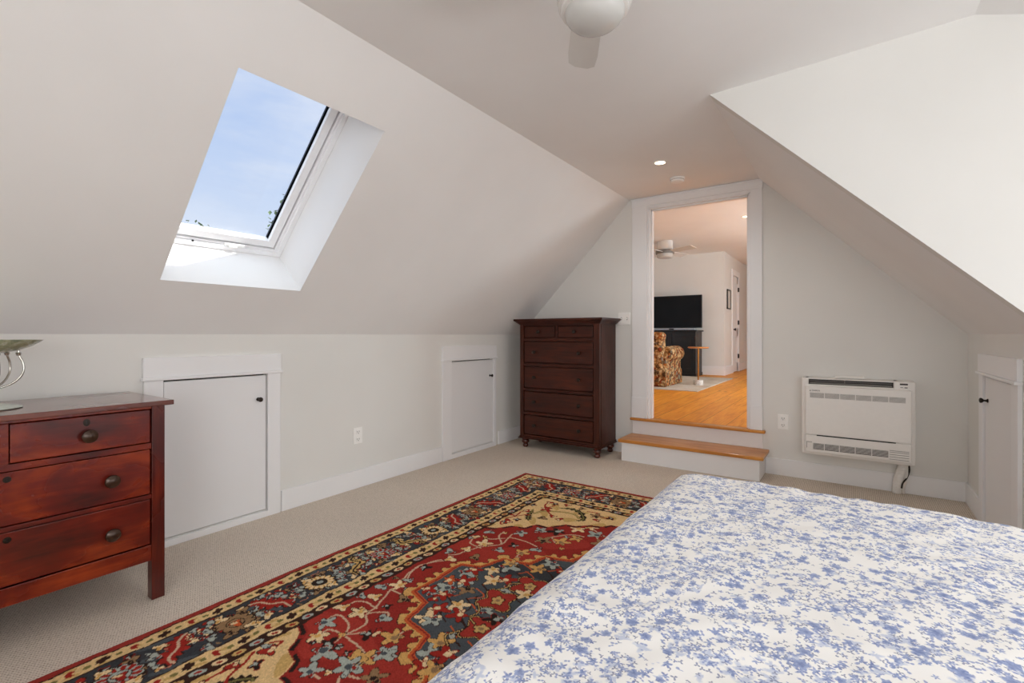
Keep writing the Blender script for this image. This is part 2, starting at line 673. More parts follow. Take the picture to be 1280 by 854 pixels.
def access_door(n, D, y0, y1, x, side, ztop, knob_y, knob_z, open_sill=True, cap_y=(None, None)):
    """casing on the face of the knee wall at x; side=+1 looks to +X, -1 to -X"""
    r = struct_empty('door_%d' % n, (x, (D[0] + D[1]) / 2, 0))

    def bx(mb, d0, d1, ya, yb, za, zb, bev=.003):
        xs = sorted((x + side * d0, x + side * d1))
        mb.box(xs[0], xs[1], ya, yb, za, zb, bev)
    ca = MB()
    bx(ca, 0, .02, y0 + .012, D[0], 0, D[3] + .01)
    bx(ca, 0, .02, D[1], y1 - .012, 0, D[3] + .01)
    bx(ca, 0, .02, D[0] - .001, D[1] + .001, 0, D[2] - .004)
    obj('casing', ca, M['trim'], r)
    h = MB()
    bx(h, 0, .024, y0 + .008, y1 - .008, D[3] + .022, ztop)
    bx(h, 0, .036, y0, y1, D[3] + .004, D[3] + .022, .004)
    obj('head_casing', h, M['trim'], r)
    # dark reveal round the leaf, then the leaf
    g = MB()
    bx(g, -.045, -.04, D[0], D[1], D[2], D[3], 0)
    obj('reveal', g, M['gap'], r)
    p = MB()
    bx(p, -.030, .006, D[0] + .006, D[1] - .007, D[2] + .006, D[3] - .008, .002)
    leaf = obj('door_panel', p, M['door'], r)
    knob((x + side * .006, knob_y, knob_z), 'X' if side > 0 else '-X', .0165, .042, M['bronze'], leaf)
    return r


access_door(1, D1, 1.046, 1.877, XL, 1, 1.119, 1.713, .813)
access_door(2, D2, 3.513, 4.389 + .02, XL, 1, 1.137, 4.295, .80)
access_door(3, D3, 3.49, 4.44, XR, -1, 1.128, 4.235, .835)
# ------------------------------------------------------------------ skylight
MS = Matrix(((sv.x, 0, nv.x, P0.x), (0, 1, 0, 0), (sv.z, 0, nv.z, P0.z), (0, 0, 0, 1)))
# box() below takes (s, y, t)
r = struct_empty('window_1', (-2.6, 1.45, 1.98))


def ring(s0, s1, y0, y1, wd, t0, t1, bev=.004):
    mb = MB()
    mb.box(s0, s0 + wd, y0, y1, t0, t1, bev, 2, MS).box(s1 - wd, s1, y0, y1, t0, t1, bev, 2, MS)
    mb.box(s0 + wd - .002, s1 - wd + .002, y0, y0 + wd, t0, t1, bev, 2, MS)
    mb.box(s0 + wd - .002, s1 - wd + .002, y1 - wd, y1, t0, t1, bev, 2, MS)
    return mb


fr = ring(SK_S0, SK_S1, SK_Y0, SK_Y1, .032, .352, .47)
f2 = ring(SK_S0 + .024, SK_S1 - .024, SK_Y0 + .024, SK_Y1 - .024, .022, .370, .47)
obj('window_frame', fr, M['trim'], r)
obj('window_stop', f2, M['trim'], r)
ga = ring(SK_S0 + .05, SK_S1 - .05, SK_Y0 + .05, SK_Y1 - .05, .004, .392, .455, 0)
obj('gasket', ga, M['grey'], r)
sa = ring(SK_S0 + .054, SK_S1 - .054, SK_Y0 + .054, SK_Y1 - .054, .05, .378, .428)
obj('sash', sa, M['trim'], r)
gk = ring(SK_S0 + .10, SK_S1 - .10, SK_Y0 + .10, SK_Y1 - .10, .007, .398, .45, 0)
gk = MB()
for y in (SK_Y0 + .10, SK_Y1 - .104):  # black on the side bars only; the bottom is left off to look sunlit
    gk.box(SK_S0 + .10, SK_S1 - .10, y, y + .004, .402, .436, 0, 2, MS)
obj('glazing_seal', gk, M['black'], r)
g = MB().box(SK_S0 + .09, SK_S1 - .09, SK_Y0 + .09, SK_Y1 - .09, .42, .424, 0, 2, MS)
obj('glass', g, M['pane'], r)
h = MB().box(SK_S0 + .034, SK_S0 + .052, 1.475, 1.60, .352, .372, .006, 3, MS).box(SK_S0 + .03, SK_S0 + .046, 1.50, 1.545, .335, .355, .005, 3, MS)
obj('handle', h, M['plastic'], r)
obj('screw_cap', MB().box(SK_S0 + .034, SK_S0 + .046, 1.285, 1.297, .348, .355, .002, 2, MS), M['gap'], r)


# trees outside, seen as a few leaves above the sill
def leaf_mat():
    m, nt, bs = new_mat('leaves')
    n = noise(nt, coords(nt), 6, 2)
    nt.links.new(ramp(nt, n, [(0.3, lin((46, 66, 34))), (0.7, lin((92, 112, 62)))]), bs.inputs['Base Color'])
    bs.inputs['Roughness'].default_value = 0.6
    return m


M['leaf'] = leaf_mat()
M['bark'] = wood('bark', (50, 40, 32), (80, 66, 54), (110, 94, 80), (10, 10, 1), 0.9)


def tree(c, rad, ground, n, label, leaf=.045, seed=1):
    rnd = random.Random(seed)
    t = thing('tree', label, 'tree', (c[0], c[1], ground))
    tr = MB().tube([(c[0], c[1], ground), (c[0] + .03, c[1] - .02, (ground + c[2]) / 2), (c[0], c[1], c[2] + rad * .5)], [.07, .05, .012])
    for k in range(7):
        a = rnd.uniform(0, 2 * PI)
        e = rnd.uniform(-.1, .9)
        tr.tube([(c[0], c[1], c[2] - rad * .5), (c[0] + math.cos(a) * rad * .5, c[1] + math.sin(a) * rad * .5, c[2] + e * rad * .3),
                 (c[0] + math.cos(a) * rad * .85, c[1] + math.sin(a) * rad * .85, c[2] + e * rad * .7)], [.03, .018, .006], 6)
    obj('trunk', tr, M['bark'], t)
    lv = MB()
    for i in range(n):
        d = Vector((rnd.gauss(0, 1), rnd.gauss(0, 1), rnd.gauss(0, 1))).normalized() * rad * rnd.uniform(.45, 1.0) ** .6
        p = Vector(c) + d
        q = Matrix.Rotation(rnd.uniform(0, 6.28), 3, 'Z') @ Matrix.Rotation(rnd.uniform(-1.2, 1.2), 3, 'X')
        s = leaf * rnd.uniform(.7, 1.3)
        lv.quad([p + q @ Vector(v) * s for v in ((0, 0, 0), (.35, .5, .06), (0, 1.1, 0), (-.35, .5, .06))])
    o = obj('leaves', lv, M['leaf'], t)
    o['kind'] = 'stuff'


tree((-5.85, 3.80, 2.58), .62, -3.0, 900, 'leafy green treetop at the lower right corner of the skylight', .06, 3)
tree((-9.5, 3.80, 2.66), .60, -3.0, 500, 'distant treetop just showing over the left end of the skylight sill', .06, 5)

# ------------------------------------------------------------------ large cherry dresser (left foreground)
t = thing('dresser', 'red cherry dresser with round knobs, standing left of the large access door', 'dresser', (-2.98, .42, 0))
DXF, DXB = -2.70, -3.25
DY0, DY1 = -.11, .95
LG = .053


def leg_sq(x0, y0):
    return MB().box(x0, x0 + LG, y0, y0 + LG, 0, .917, .003)


for x0, y0 in ((DXF - LG, DY1 - LG), (DXF - LG, DY0), (DXB, DY1 - LG), (DXB, DY0)):
    obj('leg', leg_sq(x0, y0), M['cherry_v'], t)
obj('top', MB().box(DXB - .015, DXF + .03, DY0 - .028, DY1 + .028, .917, .940, .003), M['cherry_top'], t)
ca = MB()
ca.box(DXB + .012, DXF - .03, DY0 + .012, DY0 + .03, .20, .917)           # side panels
ca.box(DXB + .012, DXF - .03, DY1 - .03, DY1 - .012, .20, .917)
ca.box(DXB + .005, DXB + .02, DY0 + .05, DY1 - .05, .20, .917)
ca.box(DXB + .02, DXF - .04, DY0 + .03, DY1 - .03, .235, .25)
obj('carcass', ca, M['cherry_v'], t)
rl = MB()
ya, yb = DY0 + LG, DY1 - LG
for z0, z1 in ((.903, .917), (.7155, .742), (.4805, .499), (.188, .262)):
    rl.box(DXF - .05, DXF - .003, ya, yb, z0, z1, .002)
rl.box(DXF - .05, DXF - .003, .397, .424, .742, .903, .002)
rl.box(DXF - .05, DXF - .001, ya, yb, .254, .262, .002)
obj('front_rail', rl, M['cherry'], t)


def drawer(y0, y1, z0, z1, knobs, keyhole):
    d = obj('drawer', MB().box(DXF - .045, DXF - .007, y0 + .004, y1 - .004, z0 + .004, z1 - .004, .003), M['cherry'], t)
    for ky, kz in knobs:
        obj('knob', MB().lathe([(0, 0), (.016, 0), (.0135, .004), (.011, .012), (.017, .017), (.0265, .022), (.029, .029), (.027, .036),
                               (.018, .042), (.006, .045), (0, .0455)], (DXF - .007, ky, kz), 'X', 28), M['knobw'], d)
    ky, kz = keyhole
    k = obj('keyhole_plate', MB().lathe([(0, 0), (.0125, 0), (.012, .002), (.004, .0025), (0, .0025)], (DXF - .0075, ky, kz), 'X', 20, 1.35 if z1 > .8 else 1.0, 1.0),
            M['bronze'], d)
    obj('keyhole', MB().box(DXF - .0052, DXF - .0045, ky - .0018, ky + .0018, kz - .007, kz + .002).lathe([(0, 0), (.0032, 0), (.0032, .0007), (0, .0007)], (DXF - .0052, ky, kz + .002), 'X', 12), M['black'], k)


drawer(.424, yb, .742, .903, [(.665, .815)], (.661, .872))
drawer(ya, .397, .742, .903, [(.157, .815)], (.157, .872))
drawer(ya, yb, .499, .7155, [(.743, .602), (.097, .602)], (.42, .684))
drawer(ya, yb, .262, .4805, [(.745, .363), (.095, .363)], (.42, .447))

# ------------------------------------------------------------------ glass compote on the dresser


def art_glass():
    m, nt, bs = new_mat('green_art_glass')
    v = coords(nt)
    n = noise(nt, v, 14, 4, .6, 2.5)
    nt.links.new(ramp(nt, n, [(0.3, lin((140, 156, 132))), (0.5, lin((188, 194, 160))), (0.62, lin((222, 228, 210))), (0.75, lin((158, 160, 104)))]),
                 bs.inputs['Base Color'])
    bs.inputs['Roughness'].default_value = 0.1
    bs.inputs['Transmission Weight'].default_value = 0.2
    bs.inputs['IOR'].default_value = 1.45
    return m


M['artglass'] = art_glass()
M['silver'] = plain('polished_silver', (205, 203, 196), 0.18, 0.85)
M['frost'] = plain('frosted_glass', (205, 214, 204), 0.15, 0.0, 0.6)
CC = (-2.955, .395, .940)
t = thing('glass_compote', 'green marbled glass bowl on curved silver arms, standing on the red dresser', 'bowl', CC)
obj('base_plate', MB().lathe([(0, 0), (.105, 0), (.112, .004), (.10, .010), (.05, .020), (.02, .026), (0, .027)], CC, 'Z', 48), M['frost'], t)
bz = CC[2] + .232
obj('glass_bowl', MB().lathe([(0, 0), (.05, .002), (.10, .013), (.14, .030), (.168, .050), (.176, .058), (.170, .058), (.135, .036), (.09, .018), (0, .008)],
                             (CC[0], CC[1], bz), 'Z', 56), M['artglass'], t)
obj('stem', MB().lathe([(.016, .02), (.012, .04), (.010, .075), (.014, .09), (0, .095)], CC, 'Z', 24), M['silver'], t)
for k in range(6):
    a = math.radians(60 * k + 12)
    ca_, sa_ = math.cos(a), math.sin(a)
    path = smooth_path([(CC[0] + ca_ * q[0], CC[1] + sa_ * q[0], CC[2] + q[1]) for q in
                        ((.008, .085), (.045, .088), (.088, .112), (.112, .150), (.112, .190), (.100, .222), (.098, .246))], 6)
    arm = obj('arm', MB().tube(path, .0042, 8), M['silver'], t)
    obj('cup', MB().lathe([(0, 0), (.007, 0), (.010, .010), (.008, .014), (0, .014)], (CC[0] + ca_ * .098, CC[1] + sa_ * .098, CC[2] + .222), 'Z', 14), M['silver'], arm)

# ------------------------------------------------------------------ tall chest of drawers (far corner)
t = thing('chest_of_drawers', 'tall dark brown chest of drawers with bun feet in the far left corner', 'chest of drawers', (-2.56, 4.71, 0))
EX0, EX1, EY0, EY1 = -3.045, -2.08, 4.50, 4.915
ca = MB()
ca.box(EX0 + .002, EX1 - .002, EY0 + .05, EY1, .128, 1.372, .002)
obj('carcass', ca, M['espresso_v'], t)
bmold = MB()
bmold.box(EX0 - .018, EX1 + .018, EY0 - .018, EY1 + .002, .103, .113, .004)
bmold.box(EX0 - .006, EX1 + .006, EY0 - .006, EY1, .113, .13, .004)
obj('base_moulding', bmold, M['espresso'], t)
for x0, x1 in ((EX0, EX0 + .047), (EX1 - .066, EX1)):
    obj('stile', MB().box(x0, x1, EY0, EY0 + .03, .13, 1.372, .003), M['espresso_v'], t)
rl = MB()
rows = [(1.218, 1.352), (.942, 1.184), (.664, .910), (.402, .634), (.148, .372)]
zz = [1.372] + [v for r_ in rows for v in (r_[1], r_[0])] + [.128]
for a, b in zip(zz[0::2], zz[1::2]):
    rl.box(EX0 + .047, EX1 - .066, EY0 + .004, EY0 + .03, b, a, .002)
for a, b in list(zip(zz[0::2], zz[1::2]))[1:-1]:
    m_ = (a + b) / 2
    rl.box(EX0 + .047, EX1 - .066, EY0 - .001, EY0 + .01, m_ - .0075, m_ + .0075, .004)
rl.box(-2.592, -2.566, EY0 + .004, EY0 + .03, 1.218, 1.352, .002)
obj('rail', rl, M['espresso'], t)


def drawer_e(x0, x1, z0, z1, kx):
    d = obj('drawer', MB().box(x0 + .009, x1 - .009, EY0 + .003, EY0 + .06, z0 + .009, z1 - .009, .004), M['espresso'], t)
    for k in kx:
        obj('knob', MB().lathe([(0, 0), (.013, 0), (.011, .003), (.0075, .010), (.013, .016), (.0185, .021), (.019, .027), (.013, .033), (0, .035)],
                               (k, EY0 + .003, (z0 + z1) / 2), '-Y', 22), M['bronze'], d)


drawer_e(EX0 + .047, -2.592, *rows[0], [-2.80])
drawer_e(-2.566, EX1 - .066, *rows[0], [-2.36])
for r_ in rows[1:]:
    drawer_e(EX0 + .047, EX1 - .066, *r_, [-2.853, -2.307])
tp = MB()
for k, (o, z0, z1) in enumerate(((.010, 1.366, 1.378), (.020, 1.376, 1.388), (.032, 1.386, 1.399), (.044, 1.397, 1.407), (.054, 1.405, 1.427))):
    tp.box(EX0 - o, EX1 + o, EY0 - o, EY1 + .006, z0, z1, .004, 2)
obj('crown_top', tp, M['espresso'], t)
foot = [(0, 0), (.020, 0), (.027, .006), (.031, .018), (.029, .030), (.022, .038), (.028, .042), (.042, .056), (.044, .068), (.040, .080), (.030, .086), (.042, .090), (.044, .103), (0, .103)]
for x, y in ((EX0 + .045, EY0 + .045), (EX1 - .045, EY0 + .045), (EX0 + .045, EY1 - .05), (EX1 - .045, EY1 - .05)):
    obj('bun_foot', MB().lathe(foot, (x, y, 0), 'Z', 26), M['espresso_foot'], t)

# ------------------------------------------------------------------ wall heater
t = thing('wall_heater', 'white wall mounted heat pump unit right of the doorway steps', 'heater', (.024, 4.82, .255))
HX0, HX1 = -.347, .395
HW = YB - .004
body = MB()
body.box(HX0, HX1, 4.745, HW, .256, .842, .010, 3)
body.box(HX0, HX0 + .05, 4.745, HW, .832, .893, .008, 3)
body.box(.262, HX1, 4.745, HW, .832, .893, .008, 3)
body.box(HX0 + .02, HX1 - .1, 4.80, HW, .832, .893, .006, 2)
body.box(HX0 + .03, .28, 4.748, 4.82, .883, .893, .003, 2)
obj('housing', body, M['plastic2'], t)
obj('air_outlet', MB().box(HX0 + .05, .262, 4.765, 4.81, .842, .883), M['slot'], t, 'dark air outlet slot')
lv = MB().box(HX0 + .058, .254, 4.752, 4.770, .846, .858, .004, 2).box(-.052, -.046, 4.750, 4.785, .843, .883)
lv.box(HX0 + .058, .254, 4.756, 4.764, .868, .872)
obj('louver', lv, M['grey'], t)
pn = MB()
pn.box(-.318, .368, 4.70, 4.748, .430, .830, .006, 3)
pn.box(-.318, .368, 4.70, 4.748, .286, .424, .006, 3)
pn.box(-.310, .360, 4.712, 4.748, .40, .45)
obj('front_panel', pn, M['plastic2'], t)
# dark strip painted for the shadow crease between the panels
obj('crease_shade', MB().box(-.238, .274, 4.698, 4.71, .4225, .4305, .002), M['slot'], t)
gx = [-.288 + .1037 * k for k in range(7)]
gr = MB()
gb = MB()
for a, b in zip(gx, gx[1:]):
    gb.box(a + .003, b - .003, 4.6985, 4.702, .736, .777)
    for k in range(6):
        z = .739 + k * .0068
        gr.box(a + .003, b - .003, 4.6965, 4.70, z, z + .0032)
obj('upper_grille', gb, M['grey'], t)
obj('grille_slat', gr, M['plastic2'], t)
gx = [-.265, -.185, -.083, .021, .126, .231]
gr = MB()
gb = MB()
for a, b in zip(gx, gx[1:]):
    gb.box(a + .003, b - .003, 4.6985, 4.702, .312, .361)
    for k in range(6):
        z = .318 + k * .0076
        gr.box(a + .003, b - .003, 4.6955, 4.70, z, z + .0026)
obj('lower_grille', gb, M['slot'], t)
obj('grille_slat', gr, M['plastic2'], t)
tr = MB()
for z in (.300, .318, .336, .354, .366):
    tr.box(.236, .352, 4.6975, 4.701, z, z + .0028)
obj('panel_line', tr, M['grey'], t)
tr = MB()
tr.box(-.309, -.270, 4.6975, 4.701, .366, .369).box(-.309, -.306, 4.6975, 4.701, .318, .369)
obj('panel_line', tr, M['grey'], t)
ct = MB()
ct.box(.300, .348, 4.742, 4.75, .867, .879, .001)
ct.box(.328, .346, 4.742, 4.75, .845, .851, .001)
ct.box(.303, .320, 4.742, 4.75, .847, .850, .0005)
obj('display', ct, M['slot'], t)
fl = MB().box(-.115, .085, 4.79, 4.85, .896, .909, .004, 2).box(-.112, .082, 4.785, 4.80, .905, .919, .004, 2)
obj('top_flap', fl, M['plastic2'], t)
# pipe cover and cables down to the floor
ppath = smooth_path([(.338, 4.885, .258), (.325, 4.885, .215), (.302, 4.885, .13), (.292, 4.885, .05), (.290, 4.885, .002)], 6)
pc = MB()
pc.tube(ppath, [.032] * len(ppath), 14)
for i in range(2, len(ppath) - 1, 2):
    p = ppath[i]
    pc.lathe([(.032, -.003), (.0345, 0), (.032, .003)], (p.x, p.y, p.z), 'Z', 14)
obj('pipe_cover', pc, M['plastic2'], t)
obj('drain_hose', MB().tube(smooth_path([(.345, 4.895, .258), (.35, 4.895, .18), (.343, 4.895, .10), (.330, 4.895, .05), (.332, 4.895, .002)], 6), .012, 10), M['plastic2'], t)
obj('cable', MB().tube(smooth_path([(.362, 4.90, .258), (.368, 4.90, .19), (.352, 4.89, .13), (.325, 4.865, .09), (.318, 4.86, .05)], 6), .006, 8), M['bronze'], t)
# maker's lettering
cu = bpy.data.curves.new('lettering', 'FONT')
cu.body = 'DAIKIN'
cu.size = .017
cu.extrude = .0004
lo = bpy.data.objects.new('lettering_tmp', cu)
COL.objects.link(lo)
dg = bpy.context.evaluated_depsgraph_get()
me = bpy.data.meshes.new_from_object(lo.evaluated_get(dg))
bpy.data.objects.remove(lo)
bmx = MB()
bmx.bm.from_mesh(me)
bmx.bm.transform(Matrix.Translation((-.272, 4.699, .789)) @ Matrix.Rotation(PI / 2, 4, 'X'))
bmx.prism([(-.288, 4.699, .789), (-.279, 4.699, .789), (-.283, 4.699, .801)], (0, -.0008, 0))
obj('lettering', bmx, M['slot'], t)

# ------------------------------------------------------------------ outlets, switch


def outlet(c, side, label):
    """side 'X' looks to +X, 'Y' looks to -Y"""
    t = thing('wall_outlet', label, 'outlet', c)
    R = Matrix.Identity(4) if side == 'Y' else Matrix.Rotation(PI / 2, 4, 'Z')
    T = Matrix.Translation(c) @ R

    def B(mb, *a, bev=.0):
        mb.box(*a, bev, 2, T)
    p = MB()
    B(p, -.042, .042, -.006, 0, -.066, .066, bev=.002)
    obj('cover_plate', p, M['plastic'], t)
    for dz in (.030, -.030):
        s = MB()
        B(s, -.020, .020, -.009, -.004, dz - .019, dz + .019, bev=.004)
        so = obj('socket', s, M['plastic'], t)
        q = MB()
        B(q, -.010, -.007, -.0096, -.008, dz - .004, dz + .009)
        B(q, .007, .010, -.0096, -.008, dz - .004, dz + .009)
        B(q, -.003, .003, -.0096, -.008, dz - .013, dz - .008)
        obj('slot', q, M['gap'], so)
    return t


outlet((XL, 2.531, .427), 'X', 'white outlet on the left knee wall between the two access doors')
outlet((-.503, YB, .477), 'Y', 'white outlet between the doorway steps and the wall heater')
t = thing('light_switch', 'white double light switch between the tall chest and the doorway', 'switch', (-1.99, YB, 1.425))
obj('cover_plate', MB().box(-2.057, -1.924, YB - .006, YB, 1.36, 1.49, .002), M['plastic'], t)
for x in (-2.022, -1.959):
    s = obj('switch_well', MB().box(x - .006, x + .006, YB - .0075, YB - .005, 1.411, 1.439, .001), M['grey'], t)
    obj('toggle', MB().box(x - .004, x + .004, YB - .018, YB - .005, 1.418, 1.434, .002), M['plastic'], s)

# ------------------------------------------------------------------ ceiling things
t = thing('smoke_detector', 'round white smoke detector on the ceiling in front of the doorway head', 'smoke detector', (-1.30, 4.47, ZC - .04))
obj('housing', MB().lathe([(.066, 0), (.066, .010), (.060, .014), (.060, .026), (.054, .034), (.030, .038), (0, .038)], (-1.30, 4.47, ZC), '-Z', 36), M['plastic'], t)
obj('vent_ring', MB().lathe([(.060, .016), (.0608, .017), (.0608, .019), (.060, .020)], (-1.30, 4.47, ZC), '-Z', 36, cap=False), M['grey'], t)

M['led'] = emit_mat('warm_led', (255, 226, 190), 9.0)


def downlight(c, label, r_=.05):
    t = thing('recessed_downlight', label, 'downlight', (c[0], c[1], c[2] - .01))
    obj('trim_ring', MB().lathe([(r_ * .82, .0), (r_ * 1.15, .0), (r_ * 1.18, .004), (r_ * .95, .007), (r_ * .82, .006)], c, '-Z', 32, cap=False), M['plastic'], t)
    obj('lens', MB().lathe([(r_ * .84, 0), (r_ * .84, .004), (0, .005)], c, '-Z', 32), M['led'], t)


downlight((-1.296, 3.976, ZC), 'glowing round downlight in the bedroom ceiling before the doorway')

FC = (-.735, 1.55)
t = thing('ceiling_fan', 'white ceiling fan with a frosted dome light, above the bed and rug', 'ceiling fan', (FC[0], FC[1], 2.30))
M['fanwhite'] = plain('white_enamel', (228, 226, 222), 0.25, 0.0, 0.5, 0.01)
obj('canopy', MB().lathe([(.0, .0), (.075, 0), (.075, .02), (.06, .05), (.02, .065), (0, .065)], (FC[0], FC[1], ZC + .018), '-Z', 36), M['fanwhite'], t)
obj('downrod', MB().lathe([(0, 2.56), (.014, 2.56), (.014, 2.66), (0, 2.66)], (FC[0], FC[1], 0), 'Z', 18), M['fanwhite'], t)
obj('motor_housing', MB().lathe([(0, 2.57), (.05, 2.57), (.11, 2.55), (.138, 2.525), (.142, 2.49), (.138, 2.44), (.128, 2.41), (.0, 2.41)], (FC[0], FC[1], 0), 'Z', 48), M['fanwhite'], t)
obj('light_fitter', MB().lathe([(0, 2.412), (.124, 2.412), (.130, 2.404), (.130, 2.396), (.122, 2.392), (.126, 2.386), (.127, 2.378), (.117, 2.372), (.119, 2.366), (.116, 2.356), (.108, 2.352), (0, 2.352)],
                               (FC[0], FC[1], 0), 'Z', 56), M['fanwhite'], t)
M['dome'] = plain('frosted_dome', (200, 199, 195), 0.22, 0.0, 0.5, 0.01)
obj('glass_dome', MB().lathe([(.104, 2.354), (.103, 2.345), (.096, 2.330), (.080, 2.314), (.056, 2.304), (.028, 2.299), (0, 2.298)], (FC[0], FC[1], 0), 'Z', 56), M['dome'], t)
for k in range(4):
    a = math.radians(121 + 90 * k)
    T = Matrix.Translation((FC[0], FC[1], 2.52)) @ Matrix.Rotation(a, 4, 'Z') @ Matrix.Rotation(math.radians(11), 4, 'X')
    out = [(.20, -.052), (.30, -.062), (.55, -.068), (.63, -.062), (.655, -.03), (.655, .03), (.63, .062), (.55, .068), (.30, .062), (.20, .052)]
    mb = MB().prism([T @ Vector((x, y, 0)) for x, y in out], T.to_3x3() @ Vector((0, 0, .007)))
    bl = obj('blade', mb, M['fanwhite'], t)
    ir = MB().box(.11, .22, -.018, .018, -.006, .001, .002, 2, T).box(.20, .27, -.035, .035, -.005, .0005, .002, 2, T)
    obj('blade_iron', ir, M['fanwhite'], bl)
t.location.z += .022
# ------------------------------------------------------------------ oriental rug: pattern woven into the mesh, one colour per knot
RUG_X0, RUG_Y1 = -2.41, 3.64
RW, RL = 2.74, 3.65
H_ = .005
FL=[(0.532,2.047,'g',3),(0.693,2.077,'t',3),(0.573,2.129,'c',3),(0.604,2.25,'c',4),(0.582,1.988,'c',4),(0.582,1.928,'g',2),(0.549,1.797,'k',3),(0.583,1.646,'c',3),(0.533,1.575,'g',3),(0.582,1.493,'c',3),(0.69,1.55,'t',3),(0.621,1.383,'c',5),(0.517,1.341,'c',2),(0.553,1.216,'g',3),(0.739,1.393,'g',3),(0.783,1.303,'k',3),(0.712,1.124,'g',4),(0.877,1.349,'o',4),(0.886,1.146,'t',5),(0.927,1.267,'g',3),(0.788,1.033,'g',3),(0.767,2.34,'k',3),(0.795,2.312,'r',3),(0.874,2.29,'o',5),(0.923,2.378,'g',4),(0.883,2.456,'o',5),(0.874,2.503,'g',5),(0.553,2.396,'g',4),(0.606,2.469,'c',4),(0.716,2.501,'g',6),(0.747,2.464,'k',2),(0.92,2.379,'g',4),(0.862,2.484,'o',5),(0.873,2.51,'g',5),(0.775,2.611,'g',4),(0.521,2.278,'c',3),(0.615,2.251,'c',4),(0.734,2.233,'g',3),(0.687,2.468,'k',3),(0.501,2.169,'g',2),(0.669,2.155,'k',2),(1.003,2.495,'t',4)]
MF=[(0.76,1.702,'g',4),(0.806,1.771,'g',4),(0.758,1.945,'g',4),(0.793,1.875,'g',4),(0.867,2.036,'r',4),(0.894,2.121,'c',4),(0.921,2.112,'g',3),(1.085,2.286,'g',5),(1.099,2.332,'r',4),(1.059,2.207,'o',4),(0.932,1.96,'c',4),(0.987,2.01,'r',4),(0.937,1.692,'c',4),(0.898,1.525,'g',5),(0.895,1.493,'o',3),(1.084,1.366,'g',4),(1.062,1.464,'o',4),(0.863,1.603,'c',3),(0.74,1.818,'O',3),(0.804,1.785,'r',4),(0.879,1.826,'t',3),(0.98,1.649,'r',4),(1.055,1.924,'g',3),(1.153,2.334,'o',4),(1.128,2.241,'r',4),(0.715,1.941,'r',3),(0.814,1.927,'r',3),(1.039,1.714,'g',3),(0.781,1.661,'r',3)]
VN=[[(0.689,2.394),(0.706,2.462),(0.71,2.519)],[(0.689,2.394),(0.647,2.339),(0.557,2.33),(0.541,2.369)],[(0.689,2.394),(0.611,2.416),(0.608,2.451)],[(0.689,2.394),(0.707,2.297),(0.653,2.244),(0.713,2.192),(0.758,2.226)],[(0.689,2.394),(0.746,2.338)],[(0.689,2.394),(0.869,2.429),(0.893,2.462)],[(0.869,2.429),(0.926,2.404)],[(0.644,2.192),(0.566,2.186),(0.521,2.218),(0.525,2.275)],[(0.653,2.244),(0.637,2.197),(0.583,2.045),(0.578,2.002)],[(0.583,2.045),(0.693,2.055)],[(0.557,1.97),(0.521,1.869),(0.526,1.757),(0.553,1.681)],[(0.914,2.582),(0.887,2.546),(0.958,2.521)],[(0.775,2.611),(0.834,2.608)],[(0.876,2.213),(0.876,2.28)],[(0.551,1.611),(0.588,1.571),(0.632,1.434),(0.671,1.374),(0.71,1.331),(0.692,1.226),(0.688,1.158)],[(0.517,1.366),(0.551,1.426),(0.649,1.437)],[(0.71,1.331),(0.631,1.234),(0.621,1.169)],[(0.692,1.226),(0.793,1.207),(0.893,1.235)],[(0.548,1.292),(0.604,1.305),(0.681,1.251)],[(0.857,1.178),(0.905,1.077),(0.959,1.123),(1.007,1.09)],[(0.905,1.077),(0.982,0.971),(1.063,0.948)],[(0.566,1.943),(0.516,1.829),(0.537,1.735),(0.573,1.682),(0.585,1.617)],[(0.895,1.4),(0.877,1.412),(0.872,1.327)]]

PAL = {k: np.array(lin(v)) for k, v in {
    'edge': (156, 56, 48), 'red': (150, 47, 40), 'redl': (164, 56, 46), 'O': (198, 92, 50), 'r': (158, 44, 36), 'cream': (226, 192, 138), 'c': (232, 204, 158),
    'gold': (202, 166, 104), 'o': (214, 166, 98), 'slate': (78, 84, 88), 'navy': (60, 62, 66), 'g': (168, 174, 164), 't': (150, 118, 84),
    'k': (44, 32, 28), 'dk': (58, 36, 30), 'vine': (204, 172, 142), 'grn': (120, 112, 66), 'pink': (190, 120, 96)}.items()}
PI2 = 2 * math.pi
ga = np.arange(0, RW - 1e-6, H_)
gb = np.arange(0, RL + 1e-6, H_)
AA, BB = np.meshgrid(ga, gb, indexing='ij')
rng = np.random.RandomState(4)
# the weaver's hand: a slow wobble so that no line is ruled
WA = AA + .004 * np.sin(BB * 23 + 2 * np.sin(AA * 9)) + .002 * np.sin(BB * 71)
WB = BB + .004 * np.sin(AA * 27 + 2 * np.sin(BB * 7))
CC3 = np.zeros(AA.shape + (3,))


def win(a, b, r):
    i0, i1 = max(0, int((a - r) / H_) - 1), min(len(ga), int((a + r) / H_) + 2)
    j0, j1 = max(0, int((b - r) / H_) - 1), min(len(gb), int((b + r) / H_) + 2)
    return slice(i0, i1), slice(j0, j1)


def put(sl_, mask, c):
    CC3[sl_][mask] = PAL[c]


def polar(a, b, r, ang):
    s_ = win(a, b, r * 1.3)
    x, y = WA[s_] - a, WB[s_] - b
    return s_, np.hypot(x, y), np.arctan2(y, x) - ang


def rosette(a, b, r, n, cols, rot=0.0):
    """a round many-petalled flower: rim, petals, ring, heart"""
    s_, d, t = polar(a, b, r, rot)
    pet = r * (.76 + .24 * np.abs(np.cos(n * t / 2)))
    put(s_, d < pet * 1.08 + .004, 'k')
    put(s_, d < pet, cols[0])
    put(s_, (d < pet * .92) & (np.abs(np.cos(n * t / 2)) > .55), cols[1])
    put(s_, d < r * .50, 'k')
    put(s_, d < r * .44, cols[2])
    put(s_, d < r * .20, cols[3])


